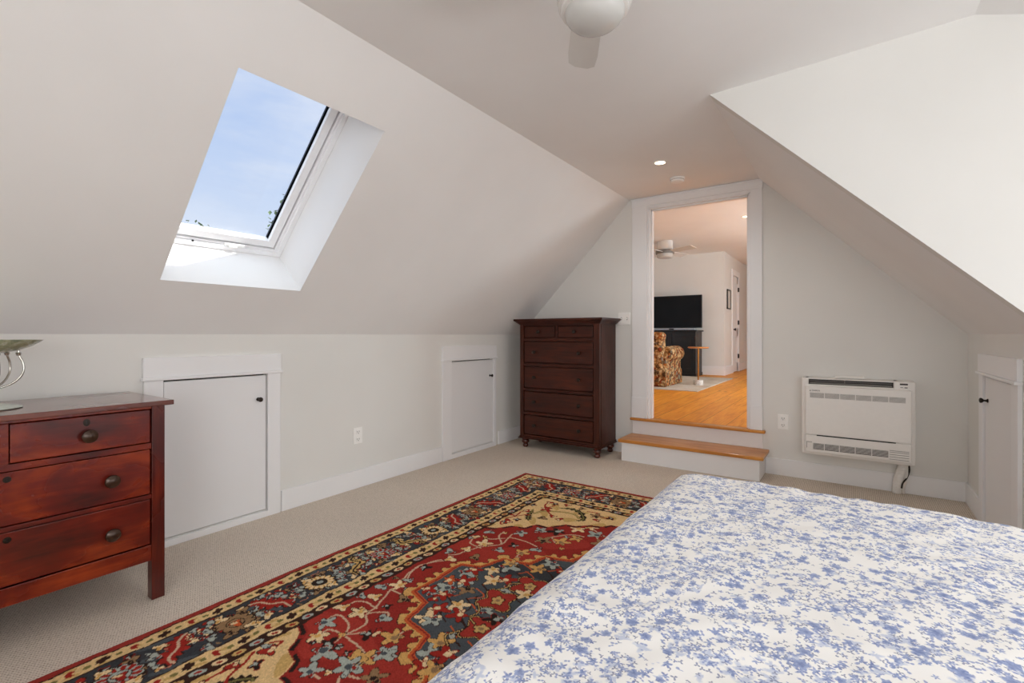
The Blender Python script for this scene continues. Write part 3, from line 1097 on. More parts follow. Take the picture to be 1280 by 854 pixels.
def flower(a, b, kind, size, ang):
    """small field flower: three to five unequal petals with a dark root"""
    r = .0074 * size
    s_, d, t = polar(a, b, r * 1.5, ang)
    n = 5 if size >= 5 else (4 if kind in 'ko' else 3)
    pet = r * (.88 + .34 * np.cos(n * t)) * (1 + .30 * np.cos(t))
    c2 = {'g': 'slate', 'c': 'o', 'o': 't', 'r': 'c', 'k': 'g', 't': 'k', 'O': 'c'}[kind]
    put(s_, d < pet + .0045, 'dk' if kind != 'k' else 'red')
    put(s_, d < pet, kind)
    put(s_, d < r * .34, c2)
    # a second colour down one side, as the photograph's flowers have
    put(s_, (d < pet * .9) & (np.cos(t - 2.2) > .80) & (d > r * .4), c2 if kind != 'g' else 'red')


def seg_dist(x, y, p, q):
    vx, vy = q[0] - p[0], q[1] - p[1]
    L2 = vx * vx + vy * vy + 1e-12
    u = np.clip(((x - p[0]) * vx + (y - p[1]) * vy) / L2, 0, 1)
    return np.hypot(x - p[0] - u * vx, y - p[1] - u * vy), u


def curve(pts, k=5):
    return [(v.x, v.y) for v in smooth_path([(p[0], p[1], 0) for p in pts], k)]


def stroke(pts, w, c, raw=False):
    P = pts if raw else curve(pts)
    for p, q in zip(P, P[1:]):
        m_ = ((p[0] + q[0]) / 2, (p[1] + q[1]) / 2)
        s_ = win(m_[0], m_[1], math.hypot(p[0] - q[0], p[1] - q[1]) / 2 + w + .01)
        if CC3[s_].size == 0:
            continue
        d, u = seg_dist(WA[s_], WB[s_], p, q)
        put(s_, d < w, c)


def saz(pts, w, c, vein, rim='k', teeth=9):
    """serrated leaf lying along a curve"""
    P = curve(pts, 8)
    n = len(P) - 1
    ca0 = [min(p[k] for p in P) for k in (0, 1)]
    ca1 = [max(p[k] for p in P) for k in (0, 1)]
    s_ = win((ca0[0] + ca1[0]) / 2, (ca0[1] + ca1[1]) / 2, max(ca1[0] - ca0[0], ca1[1] - ca0[1]) / 2 + w * 1.4 + .01)
    if CC3[s_].size == 0:
        return
    x, y = WA[s_], WB[s_]
    D = np.full(x.shape, 9.0)
    Fq = np.zeros(x.shape)
    for i, (p, q) in enumerate(zip(P, P[1:])):
        d, u = seg_dist(x, y, p, q)
        m_ = d < D
        D[m_] = d[m_]
        Fq[m_] = ((i + u) / n)[m_]
    # teeth lean forward along the leaf
    tq = (teeth * (Fq + D * .9 / max(w, .01) * .12)) % 1.0
    wd = w * np.sin(np.pi * np.clip(Fq, .03, .97)) ** .6 * (.42 + .62 * tq)
    put(s_, D < wd + .005, rim)
    put(s_, D < wd, c)
    if vein:
        stroke(pts, .0055, vein)


def inside(poly, x, y):
    r_ = np.zeros(x.shape, bool)
    n = len(poly)
    for i in range(n):
        (x0, y0), (x1, y1) = poly[i], poly[(i + 1) % n]
        c = ((y0 > y) != (y1 > y)) & (x < (x1 - x0) * (y - y0) / (y1 - y0 + 1e-12) + x0)
        r_ ^= c
    return r_


def poly_dist(poly, x, y):
    best = np.full(x.shape, 9.0)
    per = np.zeros(x.shape)
    acc = 0.0
    n = len(poly)
    for i in range(n):
        p, q = poly[i], poly[(i + 1) % n]
        d, u = seg_dist(x, y, p, q)
        L = math.hypot(q[0] - p[0], q[1] - p[1])
        up = d < best
        best[up] = d[up]
        per[up] = (acc + u * L)[up]
        acc += L
    return best, per


full = (slice(None), slice(None))
CA, CB = RW / 2, RL / 2
# ---- field
put(full, np.ones(AA.shape, bool), 'red')
abr = np.sin(BB * 5.1 + 1.0) + .7 * np.sin(BB * 13.7) + .5 * np.sin(AA * 11 + BB * 3)
put(full, abr > .7, 'redl')
for v_ in VN:
    stroke(v_, .0048, 'vine')
FAR = [(.985, .862, 'c', 5), (.893, .972, 'k', 6), (.792, 1.02, 'g', 4), (1.04, .99, 'o', 4), (1.03, .80, 'c', 4), (.99, 1.10, 'o', 5), (1.12, .88, 'g', 5), (1.22, .80, 'c', 5),
       (1.20, .98, 't', 5), (1.32, .72, 'g', 4), (1.34, .90, 'k', 5)]
for v_ in ([(1.03, .80), (1.10, .84), (1.12, .88), (1.20, .86), (1.22, .80)], [(1.12, .88), (1.16, .95), (1.20, .98)], [(1.20, .86), (1.30, .82), (1.34, .90)], [(1.30, .82), (1.32, .72)]):
    VN.append(v_)
    VN.append([(a, RL - b) for a, b in v_])
VN += [[(RW - a, b) for a, b in v_] for v_ in VN]
FL += FAR + [(a, RL - b, k, s) for a, b, k, s in FAR if a > 1.0]
FL += [(RW - a, b, k, s) for a, b, k, s in FL if a > .8]
MF += [(RW - a, b, k, s) for a, b, k, s in MF]
for v_ in VN[len(VN) // 2 - 8:]:
    stroke(v_, .0048, 'vine')
for k in range(26):                                      # tiny buds scattered through the red
    a, b = rng.uniform(.5, 1.3), rng.uniform(.9, 2.75)
    flower(a, b, 'gcokt'[rng.randint(5)], 2, rng.uniform(0, 6))
for i, (a, b, k, s) in enumerate(FL):
    flower(a, b, k, s + 1, rng.uniform(0, 6.28))
# ---- medallion
quad_ = [(.69, CB), (.692, 1.655), (.797, 1.626), (.836, 1.484), (.993, 1.444), (1.022, 1.320), (1.165, 1.285), (1.20, 1.16), (1.37, 1.10)]
left = quad_[1:] + []
up = [(a, b) for a, b in left]
dn = [(a, 2 * CB - b) for a, b in reversed(left)]
half = up + [(2 * CA - a, b) for a, b in reversed(left[:-1])] + [(2 * CA - a, 2 * CB - b) for a, b in left[:-1]] + dn
ins = inside(half, WA, WB)
dist, per = poly_dist(half, WA, WB)
sc_edge = .042 + .016 * np.sign(np.sin(per * PI2 / .062)) * np.abs(np.sin(per * PI2 / .062)) ** .5
put(full, ~ins & (dist < sc_edge + .005), 'dk')
put(full, ~ins & (dist < sc_edge), 'o')
put(full, ~ins & (dist < .022), 'O')
put(full, ~ins & (dist < .008), 'red')
put(full, ins, 'slate')
put(full, ins & (abr > .5), 'navy')
put(full, ins & (dist < .005), 'O')
for a, b in ((1.03, 1.62), (1.0, 2.02), (.90, 1.75), (.93, 1.90), (1.10, 1.45), (1.16, 2.24), (1.03, 2.2), (.84, 1.93), (.98, 1.56)):
    stroke([(a, b), (a + .07, b + .05), (a + .06, b + .12), (a + .13, b + .16)], .004, 'dk')
    stroke([(a + .01, b), (a + .05, b - .06), (a - .02, b - .10)], .0035, 'O')
for k in range(34):
    a, b = rng.uniform(.72, 1.75), rng.uniform(1.15, 2.5)
    if inside(half, np.array([a]), np.array([b]))[0]:
        flower(a, b, 'rgtrOc'[rng.randint(6)], 3, rng.uniform(0, 6))
for a, b, k, s in MF:
    flower(a, b, k, s + 2, rng.uniform(0, 6.28))
# inner chain of red palmettes
for a, b, r in ((1.055, 1.825, .095), (1.135, 2.045, .092), (1.11, 1.635, .092), (1.30, 2.15, .10), (1.30, 1.50, .10), (1.5, 2.1, .1), (1.5, 1.55, .1)):
    s_, d, t = polar(a, b, r * 1.3, .6)
    p_ = r * (.80 + .22 * np.cos(4 * t))
    put(s_, d < p_ + .014, 'k')
    put(s_, d < p_ + .009, 'gold')
    put(s_, d < p_ + .005, 'k')
    put(s_, d < p_, 'redl')
    put(s_, (d < p_ * .72) & (np.cos(4 * t + .4) < -.6), 'red')
    put(s_, d < r * .36 * (1 + .2 * np.cos(5 * t)), 'dk')
    put(s_, d < r * .30 * (1 + .2 * np.cos(5 * t)), 'gold')
    put(s_, d < r * .12, 't')
for p in (((1.0, 1.90), (1.05, 1.95), (1.04, 2.0), (1.09, 2.03)), ((.99, 1.76), (1.03, 1.71), (1.02, 1.67), (1.06, 1.64)), ((1.06, 2.10), (1.04, 2.16), (1.09, 2.2)), ((1.16, 1.9), (1.2, 1.95), (1.18, 2.0))):
    stroke(p, .007, 'k')
    stroke(p, .0025, 'gold')
for j in range(10):
    t = j * PI2 / 10
    flower(CA + .13 * math.cos(t), CB + .19 * math.sin(t), 'gcrto'[j % 5], 5, t)
    flower(CA + .24 * math.cos(t + .3), CB + .40 * math.sin(t + .3), 'cgrok'[j % 5], 5, t)
rosette(CA, CB, .10, 12, ('t', 'c', 'k', 'r'))
# ---- corner spandrels
spf = [(.475, 1.178), (.53, 1.155), (.60, 1.06), (.68, 1.045), (.72, .955), (.80, .945), (.88, .838), (.95, .83), (1.012, .765), (1.09, .745), (1.126, .685), (1.22, .665), (1.28, .59), (1.37, .52)]
for m_ in (0, 1):
    P = [(a, b if not m_ else RL - b) for a, b in spf]
    poly = P + [(2 * CA - a, b) for a, b in reversed(P[:-1])] + ([(2.3, .475), (.475, .475)] if not m_ else [(2.3, RL - .475), (.475, RL - .475)])
    i_ = inside(poly, WA, WB)
    d_, p_ = poly_dist(poly, WA, WB)
    put(full, ~i_ & (d_ < .030) & (AA > .47), 'red')
    put(full, ~i_ & (d_ < .022) & (d_ > .006) & (AA > .47) & (np.sin(p_ * PI2 / .12) > -.75), 'k')
    put(full, i_, 'cream')
    put(full, i_ & (np.sin(BB * 40 + 4 * np.sin(AA * 13)) + np.sin(AA * 31) > 1.0), 'gold')

    def B_(b):
        return b if not m_ else RL - b
    arc1 = [(.560, B_(.74)), (.585, B_(.84)), (.63, B_(.90)), (.655, B_(.90))]
    arc1b = [(.565, B_(.73)), (.60, B_(.66)), (.64, B_(.63)), (.68, B_(.625))]
    arc2 = [(.70, B_(.60)), (.78, B_(.575)), (.87, B_(.61)), (.93, B_(.70)), (.91, B_(.745))]
    for arc in (arc1, arc2):
        saz(arc, .028, 'k', 'grn', 'cream', 8)
    stroke([(.60, B_(.80)), (.63, B_(.73)), (.68, B_(.69)), (.75, B_(.66)), (.84, B_(.66)), (.90, B_(.70))], .010, 'grn')
    stroke([(.60, B_(.80)), (.63, B_(.73)), (.68, B_(.69)), (.75, B_(.66)), (.84, B_(.66)), (.90, B_(.70))], .004, 'gold')
    flower(.622, B_(.672), 'r', 5, .5)
    for q in (((.622, B_(.672)), (.57, B_(.60)), (.575, B_(.56))), ((.622, B_(.672)), (.64, B_(.59)), (.63, B_(.55))), ((.622, B_(.672)), (.70, B_(.74)), (.74, B_(.76))),
              ((.50, B_(.98)), (.53, B_(.92)), (.56, B_(.86)), (.59, B_(.84))), ((.53, B_(.92)), (.51, B_(.84)), (.53, B_(.78))), ((.90, B_(.55)), (.97, B_(.54)), (1.02, B_(.60)), (1.08, B_(.58))),
              ((.50, B_(1.05)), (.53, B_(1.08)), (.55, B_(1.0)))):
        stroke(q, .006, 'r')
    for a, b, k, s in ((.53, .78, 'r', 3), (.575, .555, 'r', 3), (.63, .545, 'k', 3), (.52, 1.03, 'g', 3), (.545, 1.02, 'r', 4), (.51, .66, 'k', 3), (.74, .77, 'r', 3), (.69, .83, 't', 4), (.80, .80, 'r', 3),
                       (.98, .60, 't', 5), (1.02, .66, 'r', 3), (1.08, .58, 'k', 3), (.72, .52, 'r', 3), (.84, .52, 't', 3), (.51, .90, 'r', 3), (.57, .95, 'k', 3)):
        flower(a, B_(b), k, s, rng.uniform(0, 6))
# ---- borders; e = distance in from the rug's edge
E_ = np.minimum(np.minimum(WA, WB), np.minimum(RW - WA, RL - WB))
along = np.where((WA < WB) & (WA < RL - WB), WB, WA)      # runs with the edge
E0 = np.minimum(np.minimum(AA, BB), np.minimum(RW - AA, RL - BB))


def band(e0, e1, c):
    put(full, (E_ >= e0) & (E_ < e1), c)


band(.475, .483, 'dk')
band(.0, .475, 'cream')
# dark inner stripe with pale leaves
band(.424, .475, 'dk')
ph = along / .074
fr_ = ph - np.floor(ph)
el = ((fr_ - .5) / .36) ** 2 + ((E_ - .449 + .012 * (fr_ - .5)) / .016) ** 2
par = np.floor(ph).astype(int) % 3
for k, c in enumerate(('gold', 'c', 'g')):
    put(full, (el < 1) & (E_ > .42) & (E_ < .48) & (par == k), c)
put(full, (el < .22) & (E_ > .42) & (E_ < .48), 'r')
# cream guards with red and brown figures
for e0, e1 in ((.346, .424), (.042, .110)):
    band(e0, e1, 'cream')
    mid_ = (e0 + e1) / 2
    put(full, (E_ > e0) & (E_ < e1) & (np.sin(along * 63) + np.sin(E_ * 160 + along * 20) > 1.15), 'gold')
    ph = along / .100 + (0 if e0 > .2 else .3)
    fr_ = ph - np.floor(ph)
    par = np.floor(ph).astype(int) % 2
    h1 = (E_ - mid_) / ((e1 - e0) / 2)
    sx_ = (fr_ - .5) / .5
    cross = (np.abs(sx_ - .25 * h1) < .46) & (np.abs(h1) < .62) & ((np.abs(sx_ - .25 * h1) < .17) | (np.abs(h1) < .30))
    inb = (E_ > e0 + .004) & (E_ < e1 - .004)
    put(full, cross & inb & (par == 0), 'dk')
    heart_ = (np.hypot(sx_ * 1.3, h1 * .8) < .42) & (np.hypot(sx_ * 1.3 + .35, h1 * .8 - .1) > .22)
    put(full, heart_ & inb & (par == 1), 'r')
    put(full, inb & (np.hypot((np.abs(sx_) - .92) * 1.5, h1 * .9) < .25), 'grn')
for e in (.040, .110, .345, .423):
    band(e - .0045, e + .0045, 'dk')
# main border, slate black
band(.114, .342, 'navy')
put(full, (E_ > .114) & (E_ < .342) & (np.sin(along * 17 + 3) + np.sin(E_ * 60 + along * 9) > 1.2), 'slate')
for side in ('L', 'F', 'N'):
    def T_(s, e):
        return (e, s) if side == 'L' else ((s, e) if side == 'F' else (s, RL - e))
    smax = RL if side == 'L' else 1.95
    rr_ = np.random.RandomState({'L': 1, 'F': 2, 'N': 3}[side])
    # background sprigs
    for k in range(520 if side == 'L' else 260):
        s, e = rr_.uniform(.13, smax - .13), rr_.uniform(.132, .326)
        if rr_.rand() < .35:
            ds, de = rr_.uniform(-.05, .05), rr_.uniform(-.03, .03)
            a1, b1 = T_(s, e)
            a2, b2 = T_(s + ds, e + de)
            stroke([(a1, b1), ((a1 + a2) / 2 + .008, (b1 + b2) / 2 - .008), (a2, b2)], .003, ['r', 't', 'pink', 'g'][rr_.randint(4)])
        else:
            flower(*T_(s, min(max(e, .136), .322)), 'grtgcrgk'[rr_.randint(8)], int(rr_.randint(2, 4)), rr_.uniform(0, 6))
    # rosettes
    for k, s in enumerate((.20, .593, 1.009, 1.405, 1.811, 2.206, 2.612, 3.02, 3.44)):
        if s > smax or (side != 'L' and k == 0):
            continue
        kind = (0, 1, 2, 3, 1, 3, 2, 1, 0)[k]
        cols = [('t', 't', 'g', 'r'), ('g', 'r', 'g', 'r'), ('t', 't', 't', 'O'), ('o', 'c', 'k', 'g')][kind]
        rosette(*T_(s, .236), .074 if kind != 3 else .072, 14 if kind == 3 else 12, cols)
        if kind != 3:
            flower(*T_(s, .236), 'O' if kind == 2 else 'r', 3, 0)
        for j in range(8):
            t = j * PI2 / 8 + .3
            flower(*T_(s + .118 * math.cos(t), .236 + .074 * math.sin(t)), 'gtcg'[j % 4], 3, t)
    # serrated leaves, mirrored about the middle of the border
    for k, s in enumerate((.39, .80, 1.20, 1.62, 1.985, 2.44, 2.84, 3.24)):
        if s > smax:
            continue
        fl_ = -1 if k % 2 else 1
        c = ('r', 'r', 'r', 'gold', 'gold', 'r', 'r', 'r')[k]
        if side == 'L' and k in (3, 4):
            q = [(s - .065 * fl_, .135), (s - .02 * fl_, .165), (s - .03 * fl_, .225), (s + .045 * fl_, .262), (s + .05 * fl_, .325)]
        else:
            q = [(s - .075 * fl_, .150), (s - .035 * fl_, .170), (s - .005 * fl_, .225), (s + .035 * fl_, .260), (s + .03 * fl_, .312)]
        saz([T_(*p) for p in q], .050 if c == 'r' else .028, c, 'vine' if c == 'r' else 'k', 'k', 8)
band(0, .0395, 'edge')
band(.0355, .0415, 'dk')
nh = int(RW / 2 / H_)
mir = np.clip(np.round((RW - ga[nh + 1:]) / H_).astype(int), 0, len(ga) - 1)
CC3[nh + 1:] = CC3[mir]                                  # the far half answers the near half
# wool: small knot-to-knot differences
CC3 *= (1 + .10 * rng.randn(*AA.shape))[..., None]
CC3 = np.clip(CC3, 0, 1)

na, nb = AA.shape
RT = .012
xs = np.concatenate([ga, [RW]])
ZZ = RT + .0016 * rng.rand(na + 1, nb)
px_ = np.repeat(xs[:, None], nb, 1)
py_ = np.repeat(gb[None, :], na + 1, 0)
# the long edge is not quite straight on the floor
edge_w = .006 * np.sin(py_ * 2.1 + .6) + .003 * np.sin(py_ * 5.3)
VX = RUG_X0 + px_ + edge_w * np.clip(1 - px_ / .8, 0, 1)
VY = RUG_Y1 - py_
ZZ[0, :] = .004
ZZ[-1, :] = .004
ZZ[:, 0] = .004
ZZ[:, -1] = .004
base = np.array((RUG_X0 + RW / 2, RUG_Y1 - RL / 2, 0.0))
V = np.stack([VX, VY, ZZ], -1).reshape(-1, 3) - base
idx = np.arange((na + 1) * nb).reshape(na + 1, nb)
F = np.stack([idx[:-1, :-1], idx[:-1, 1:], idx[1:, 1:], idx[1:, :-1]], -1).reshape(-1, 4)
me = bpy.data.meshes.new('oriental_rug')
me.vertices.add(len(V))
me.vertices.foreach_set('co', V.astype(np.float32).ravel())
me.loops.add(F.size)
me.loops.foreach_set('vertex_index', F.astype(np.int32).ravel())
me.polygons.add(len(F))
me.polygons.foreach_set('loop_start', np.arange(0, F.size, 4, dtype=np.int32))
me.polygons.foreach_set('use_smooth', np.ones(len(F), bool))
me.update(calc_edges=True)
ca_ = me.color_attributes.new('weave', 'FLOAT_COLOR', 'POINT')
cc = np.ones((na + 1, nb, 4), np.float32)
cc[:na, :, :3] = CC3
cc[na, :, :3] = PAL['edge']
ca_.data.foreach_set('color', cc.ravel())
m, nt, bs = new_mat('woven_wool')
at_ = nt.nodes.new('ShaderNodeVertexColor')
at_.layer_name = 'weave'
v = coords(nt)
nz = noise(nt, v, 420, 2, .6)
nt.links.new(mix_rgb(nt, 1.0, at_.outputs[0], ramp(nt, nz, [(.25, (.88, .88, .88)), (.75, (1.06, 1.06, 1.06))]), 'MULTIPLY'), bs.inputs['Base Color'])
bs.inputs['Roughness'].default_value = .95
bs.inputs['Specular IOR Level'].default_value = .1
bump(nt, bs, nz, .4, .002)
me.materials.append(m)
rug = bpy.data.objects.new('oriental_rug', me)
link(rug, None, base)
tag(rug, 'large red and navy oriental rug lying on the carpet beside the bed', 'rug')
# ------------------------------------------------------------------ bed


def duvet_mat():
    m, nt, bs = new_mat('blue_floral_cotton')
    uv = nt.nodes.new('ShaderNodeUVMap')
    uv.uv_map = 'UVMap'
    base = uv.outputs[0]

    def smooth(v, lo, hi):
        n = nt.nodes.new('ShaderNodeMapRange')
        n.interpolation_type = 'SMOOTHSTEP'
        n.inputs[1].default_value = lo
        n.inputs[2].default_value = hi
        nt.links.new(v, n.inputs[0])
        return n.outputs[0]

    def offset(vec, o, s=(1, 1, 1), rot=0.0):
        mp = nt.nodes.new('ShaderNodeMapping')
        mp.inputs['Location'].default_value = o
        mp.inputs['Scale'].default_value = s
        mp.inputs['Rotation'].default_value = (0, 0, rot)
        nt.links.new(vec, mp.inputs[0])
        return mp.outputs[0]

    clus = noise(nt, offset(base, (3.1, 1.7, 0)), 13.0, 2, .5, .4)        # bouquets of about 10 cm

    def flowers(cell, R, petals, o, lo, rot=0.4, edge=.16, depth=.35, presence=0.0, use_cluster=0.0, stretch=1.0):
        v = offset(base, o, (1 / cell, stretch / cell, 1), rot)
        vo = nt.nodes.new('ShaderNodeTexVoronoi')
        vo.voronoi_dimensions = '2D'
        vo.inputs['Scale'].default_value = 1.0
        vo.inputs['Randomness'].default_value = 0.95
        nt.links.new(v, vo.inputs['Vector'])
        sub = nt.nodes.new('ShaderNodeVectorMath')
        sub.operation = 'SUBTRACT'
        nt.links.new(v, sub.inputs[0])
        nt.links.new(vo.outputs['Position'], sub.inputs[1])
        sp = nt.nodes.new('ShaderNodeSeparateXYZ')
        nt.links.new(sub.outputs[0], sp.inputs[0])
        sc = nt.nodes.new('ShaderNodeSeparateColor')
        nt.links.new(vo.outputs['Color'], sc.inputs[0])
        ang = math_n(nt, 'ARCTAN2', sp.outputs[1], sp.outputs[0])
        ang = math_n(nt, 'ADD', ang, math_n(nt, 'MULTIPLY', sc.outputs[0], 6.283))
        wav = math_n(nt, 'COSINE', math_n(nt, 'MULTIPLY', ang, petals))
        wob = noise(nt, offset(base, o), 170, 2, .6)
        rad = math_n(nt, 'MULTIPLY', math_n(nt, 'ADD', 1 - depth, math_n(nt, 'MULTIPLY', wav, depth)),
                     math_n(nt, 'ADD', R * .65, math_n(nt, 'MULTIPLY', sc.outputs[1], R * .7)))
        rad = math_n(nt, 'MULTIPLY', rad, math_n(nt, 'ADD', .45, math_n(nt, 'MULTIPLY', wob, 1.1)))
        q = math_n(nt, 'DIVIDE', vo.outputs['Distance'], math_n(nt, 'MAXIMUM', rad, .001))
        mask = math_n(nt, 'SUBTRACT', 1.0, smooth(q, 1 - edge, 1 + edge))
        on = math_n(nt, 'GREATER_THAN', math_n(nt, 'ADD', sc.outputs[2], math_n(nt, 'MULTIPLY', math_n(nt, 'SUBTRACT', clus, .5), use_cluster)), lo)
        return math_n(nt, 'MULTIPLY', mask, on), q, sc

    ink = noise(nt, base, 120, 3, .65)          # watercolour unevenness
    ink2 = noise(nt, base, 42, 2, .5)
    A, qa, sa_ = flowers(.052, .25, 5, (.2, .5, 0), .42, .4, .16, .16, use_cluster=1.6)
    Bm, qb, sb = flowers(.026, .36, 5, (.9, .1, 0), .42, .9, .25, .30, use_cluster=2.6)
    Cm, qc, sc_ = flowers(.0150, .38, 3, (.4, .8, 0), .48, .2, .25, .45, use_cluster=3.0)
    Dm, qd, sd = flowers(.0185, .36, 2, (.1, .3, 0), .46, 1.2, .25, .55, use_cluster=2.6)
    Em, qe, se = flowers(.034, .42, 4, (.6, .6, 0), .55, .1, .5, .3, use_cluster=3.0)     # pale washes
    white = lin((246, 245, 242))
    pale = lin((186, 197, 222))
    mid = lin((150, 164, 204))
    deep = lin((104, 122, 174))
    grey = lin((136, 144, 172))
    col = mix_rgb(nt, math_n(nt, 'MULTIPLY', Em, .75), white, pale)
    col = mix_rgb(nt, math_n(nt, 'MULTIPLY', Cm, .9), col, grey)
    col = mix_rgb(nt, math_n(nt, 'MULTIPLY', Dm, .9), col, mid)
    shade = ramp(nt, ink, [(.36, deep), (.52, mid), (.66, pale)])
    col = mix_rgb(nt, math_n(nt, 'MULTIPLY', Bm, .95), col, shade)
    heart = math_n(nt, 'SUBTRACT', 1.0, smooth(qa, .1, .8))
    shade2 = mix_rgb(nt, math_n(nt, 'MULTIPLY', heart, math_n(nt, 'ADD', .3, math_n(nt, 'MULTIPLY', ink2, .7))), ramp(nt, ink, [(.34, deep), (.48, mid), (.7, lin((170, 184, 216)))]), deep)
    col = mix_rgb(nt, math_n(nt, 'MULTIPLY', A, .95), col, shade2)
    nt.links.new(col, bs.inputs['Base Color'])
    bs.inputs['Roughness'].default_value = 0.9
    bs.inputs['Specular IOR Level'].default_value = 0.15
    bs.inputs['Sheen Weight'].default_value = 0.1
    bump(nt, bs, noise(nt, base, 900, 2), .12, .0006)
    return m


M['duvet'] = duvet_mat()
bed = thing('bed', 'large bed under a white duvet printed with small blue flowers, right foreground', 'bed', (.14, 1.1, 0))
U0, U1, V0, V1 = -.528, .90, 0.20, 2.135
RR, DROP = .15, .40
ZT = .66
gu = np.concatenate([np.linspace(-RR * PI / 2 - DROP, 0, 26), np.linspace(0, U1 - U0, 96)[1:], np.linspace(0, RR * PI / 2 + DROP, 22)[1:] + U1 - U0]) + U0
gv = np.concatenate([np.linspace(V0, V1, 120), np.linspace(0, RR * PI / 2 + DROP, 26)[1:] + V1])
UU, VV = np.meshgrid(gu, gv, indexing='ij')
du = np.where(UU < U0, UU - U0, np.where(UU > U1, UU - U1, 0))
dv = np.where(VV > V1, VV - V1, 0)
d = np.hypot(du, dv)
dm = np.minimum(d, RR * PI / 2 + DROP)
ang = np.minimum(dm / RR, PI / 2)
off = RR * np.sin(ang)
drop = RR * (1 - np.cos(ang)) + np.maximum(dm - RR * PI / 2, 0)
ux = np.divide(du, d, out=np.zeros_like(d), where=d > 1e-9)
uy = np.divide(dv, d, out=np.zeros_like(d), where=d > 1e-9)
# the cloth flares a little as it hangs, in soft folds
hang = np.maximum(dm - RR, 0)
fold = np.sin(UU * 19 + 1.3 * np.sin(VV * 5)) * np.abs(uy) + np.sin(VV * 17 + 1.1 * np.sin(UU * 6)) * np.abs(ux)
X = np.clip(UU, U0, U1) + ux * (off + hang * .06 + hang * .05 * fold)
Y = np.clip(VV, V0, V1) + uy * (off + hang * .06 + hang * .05 * fold)
Z = ZT - drop
fall = 1 - np.clip(drop / .2, 0, 1)
wr = (np.sin(UU * 9.1 + 2.3 * np.sin(VV * 3.7)) * np.sin(VV * 7.3 + 1.9 * np.sin(UU * 4.1 + 1))) * .004
wr += (np.sin(UU * 31 + 3 * np.sin(VV * 9)) * np.sin(VV * 37 + 3 * np.sin(UU * 11))) * .0022
# quilting: soft puckers near the foot edge and the long edge
ed = np.exp(-((VV - V1) / .12) ** 2)
wr += ed * np.sin(UU * 52 + 1.5 * np.sin(UU * 9)) * .0022
ed2 = np.exp(-((UU - U0) / .12) ** 2)
wr += ed2 * np.sin(VV * 40 + 1.5 * np.sin(VV * 8)) * .003
Z = Z + wr * fall - .022 * np.clip((UU - .05) / .5, 0, 1) * np.clip((VV - 1.2) / .8, 0, 1)
nu, nv_ = UU.shape
verts = np.stack([X, Y, Z], -1).reshape(-1, 3)
faces = []
for i in range(nu - 1):
    for j in range(nv_ - 1):
        a = i * nv_ + j
        faces.append((a, a + nv_, a + nv_ + 1, a + 1))
me = bpy.data.meshes.new('duvet')
base = np.array((.14, 1.1, .2))
me.from_pydata([tuple(v) for v in (verts - base)], [], faces)
uvl = me.uv_layers.new(name='UVMap')
li = np.zeros(len(me.loops), dtype=np.int32)
me.loops.foreach_get('vertex_index', li)
uvs = np.stack([UU, VV], -1).reshape(-1, 2)[li]
uvl.data.foreach_set('uv', uvs.astype(np.float32).ravel())
me.polygons.foreach_set('use_smooth', [True] * len(me.polygons))
me.materials.append(M['duvet'])
o = bpy.data.objects.new('duvet', me)
link(o, bed, base)
sol = o.modifiers.new('thick', 'SOLIDIFY')
sol.thickness = .02
sol.offset = -1
o['label'] = 'white duvet with a scattered blue flower print'
M['linen'] = plain('white_linen', (232, 230, 224), 0.9, 0, .2)
obj('mattress', MB().box(U0 + .0, U1 - .0, V0 + .02, V1 - .0, .34, ZT - .06, .05, 4), M['linen'], bed)
obj('bed_base', MB().box(U0 + .0, U1 - .0, V0 + .02, V1 - .0, .14, .34, .01), M['linen'], bed)
for x in (U0 + .08, U1 - .08):
    for y in (V0 + .1, V1 - .1):
        obj('leg', MB().lathe([(0, .0145), (.02, .0145), (.028, .14), (0, .14)], (x, y, 0), 'Z', 18), M['espresso_foot'], bed)

# ------------------------------------------------------------------ the room beyond the doorway
f = MB().box(-6.2, 1.4, YB + .06, 15.2, ZF2 - .03, ZF2)
struct('floor_beyond', f, M['pine'])
f = MB().box(-6.2, 1.4, YB + .06, 15.2, 3.04, 3.16)
struct('ceiling_beyond', f, M['ceil'])
struct('wall_beyond_back', MB().box(-6.2, -2.24, 11.1, 11.22, ZF2, 3.04), M['wall'])
w = MB()
D4 = (11.98, 12.62, ZF2, 2.62)
wall_x_with_holes(w, -2.36, -2.24, 11.22, 15.0, ZF2, 3.04, [D4])
w.box(-2.46, -2.40, 11.22, 15.0, ZF2, 3.04)
struct('wall_beyond_return', w, M['wall'])
struct('wall_beyond_end', MB().box(-2.5, 1.4, 15.0, 15.15, ZF2, 3.04), M['wall'])
struct('wall_beyond_left', MB().box(-6.2, -6.05, YB + .12, 11.2, ZF2, 3.04), M['wall'])
WB = [(6.2, 10.6, 1.0, 2.6)]
w = MB()
wall_x_with_holes(w, 1.25, 1.4, YB + .1, 15.1, ZF2 - .03, 3.04, WB)
struct('wall_beyond_right', w, M['wall'])
r = struct_empty('window_5', (1.3, 8.4, 1.0))
fr = MB()
for a in ((6.2, 6.26, 1.0, 2.6), (10.54, 10.6, 1.0, 2.6), (6.2, 10.6, 1.0, 1.06), (6.2, 10.6, 2.54, 2.6), (7.65, 7.71, 1.0, 2.6), (9.1, 9.16, 1.0, 2.6)):
    fr.box(1.29, 1.35, *a)
obj('window_frame', fr, M['trim'], r)
b = MB()
b.box(-6.05, -2.22, 11.078, 11.1, ZF2, ZF2 + .19, .004)
b.box(-2.24, -2.218, 11.08, 11.90, ZF2, ZF2 + .19, .004)
b.box(-2.24, -2.218, 12.70, 15.0, ZF2, ZF2 + .19, .004)
struct('baseboard_beyond', b, M['trim'])
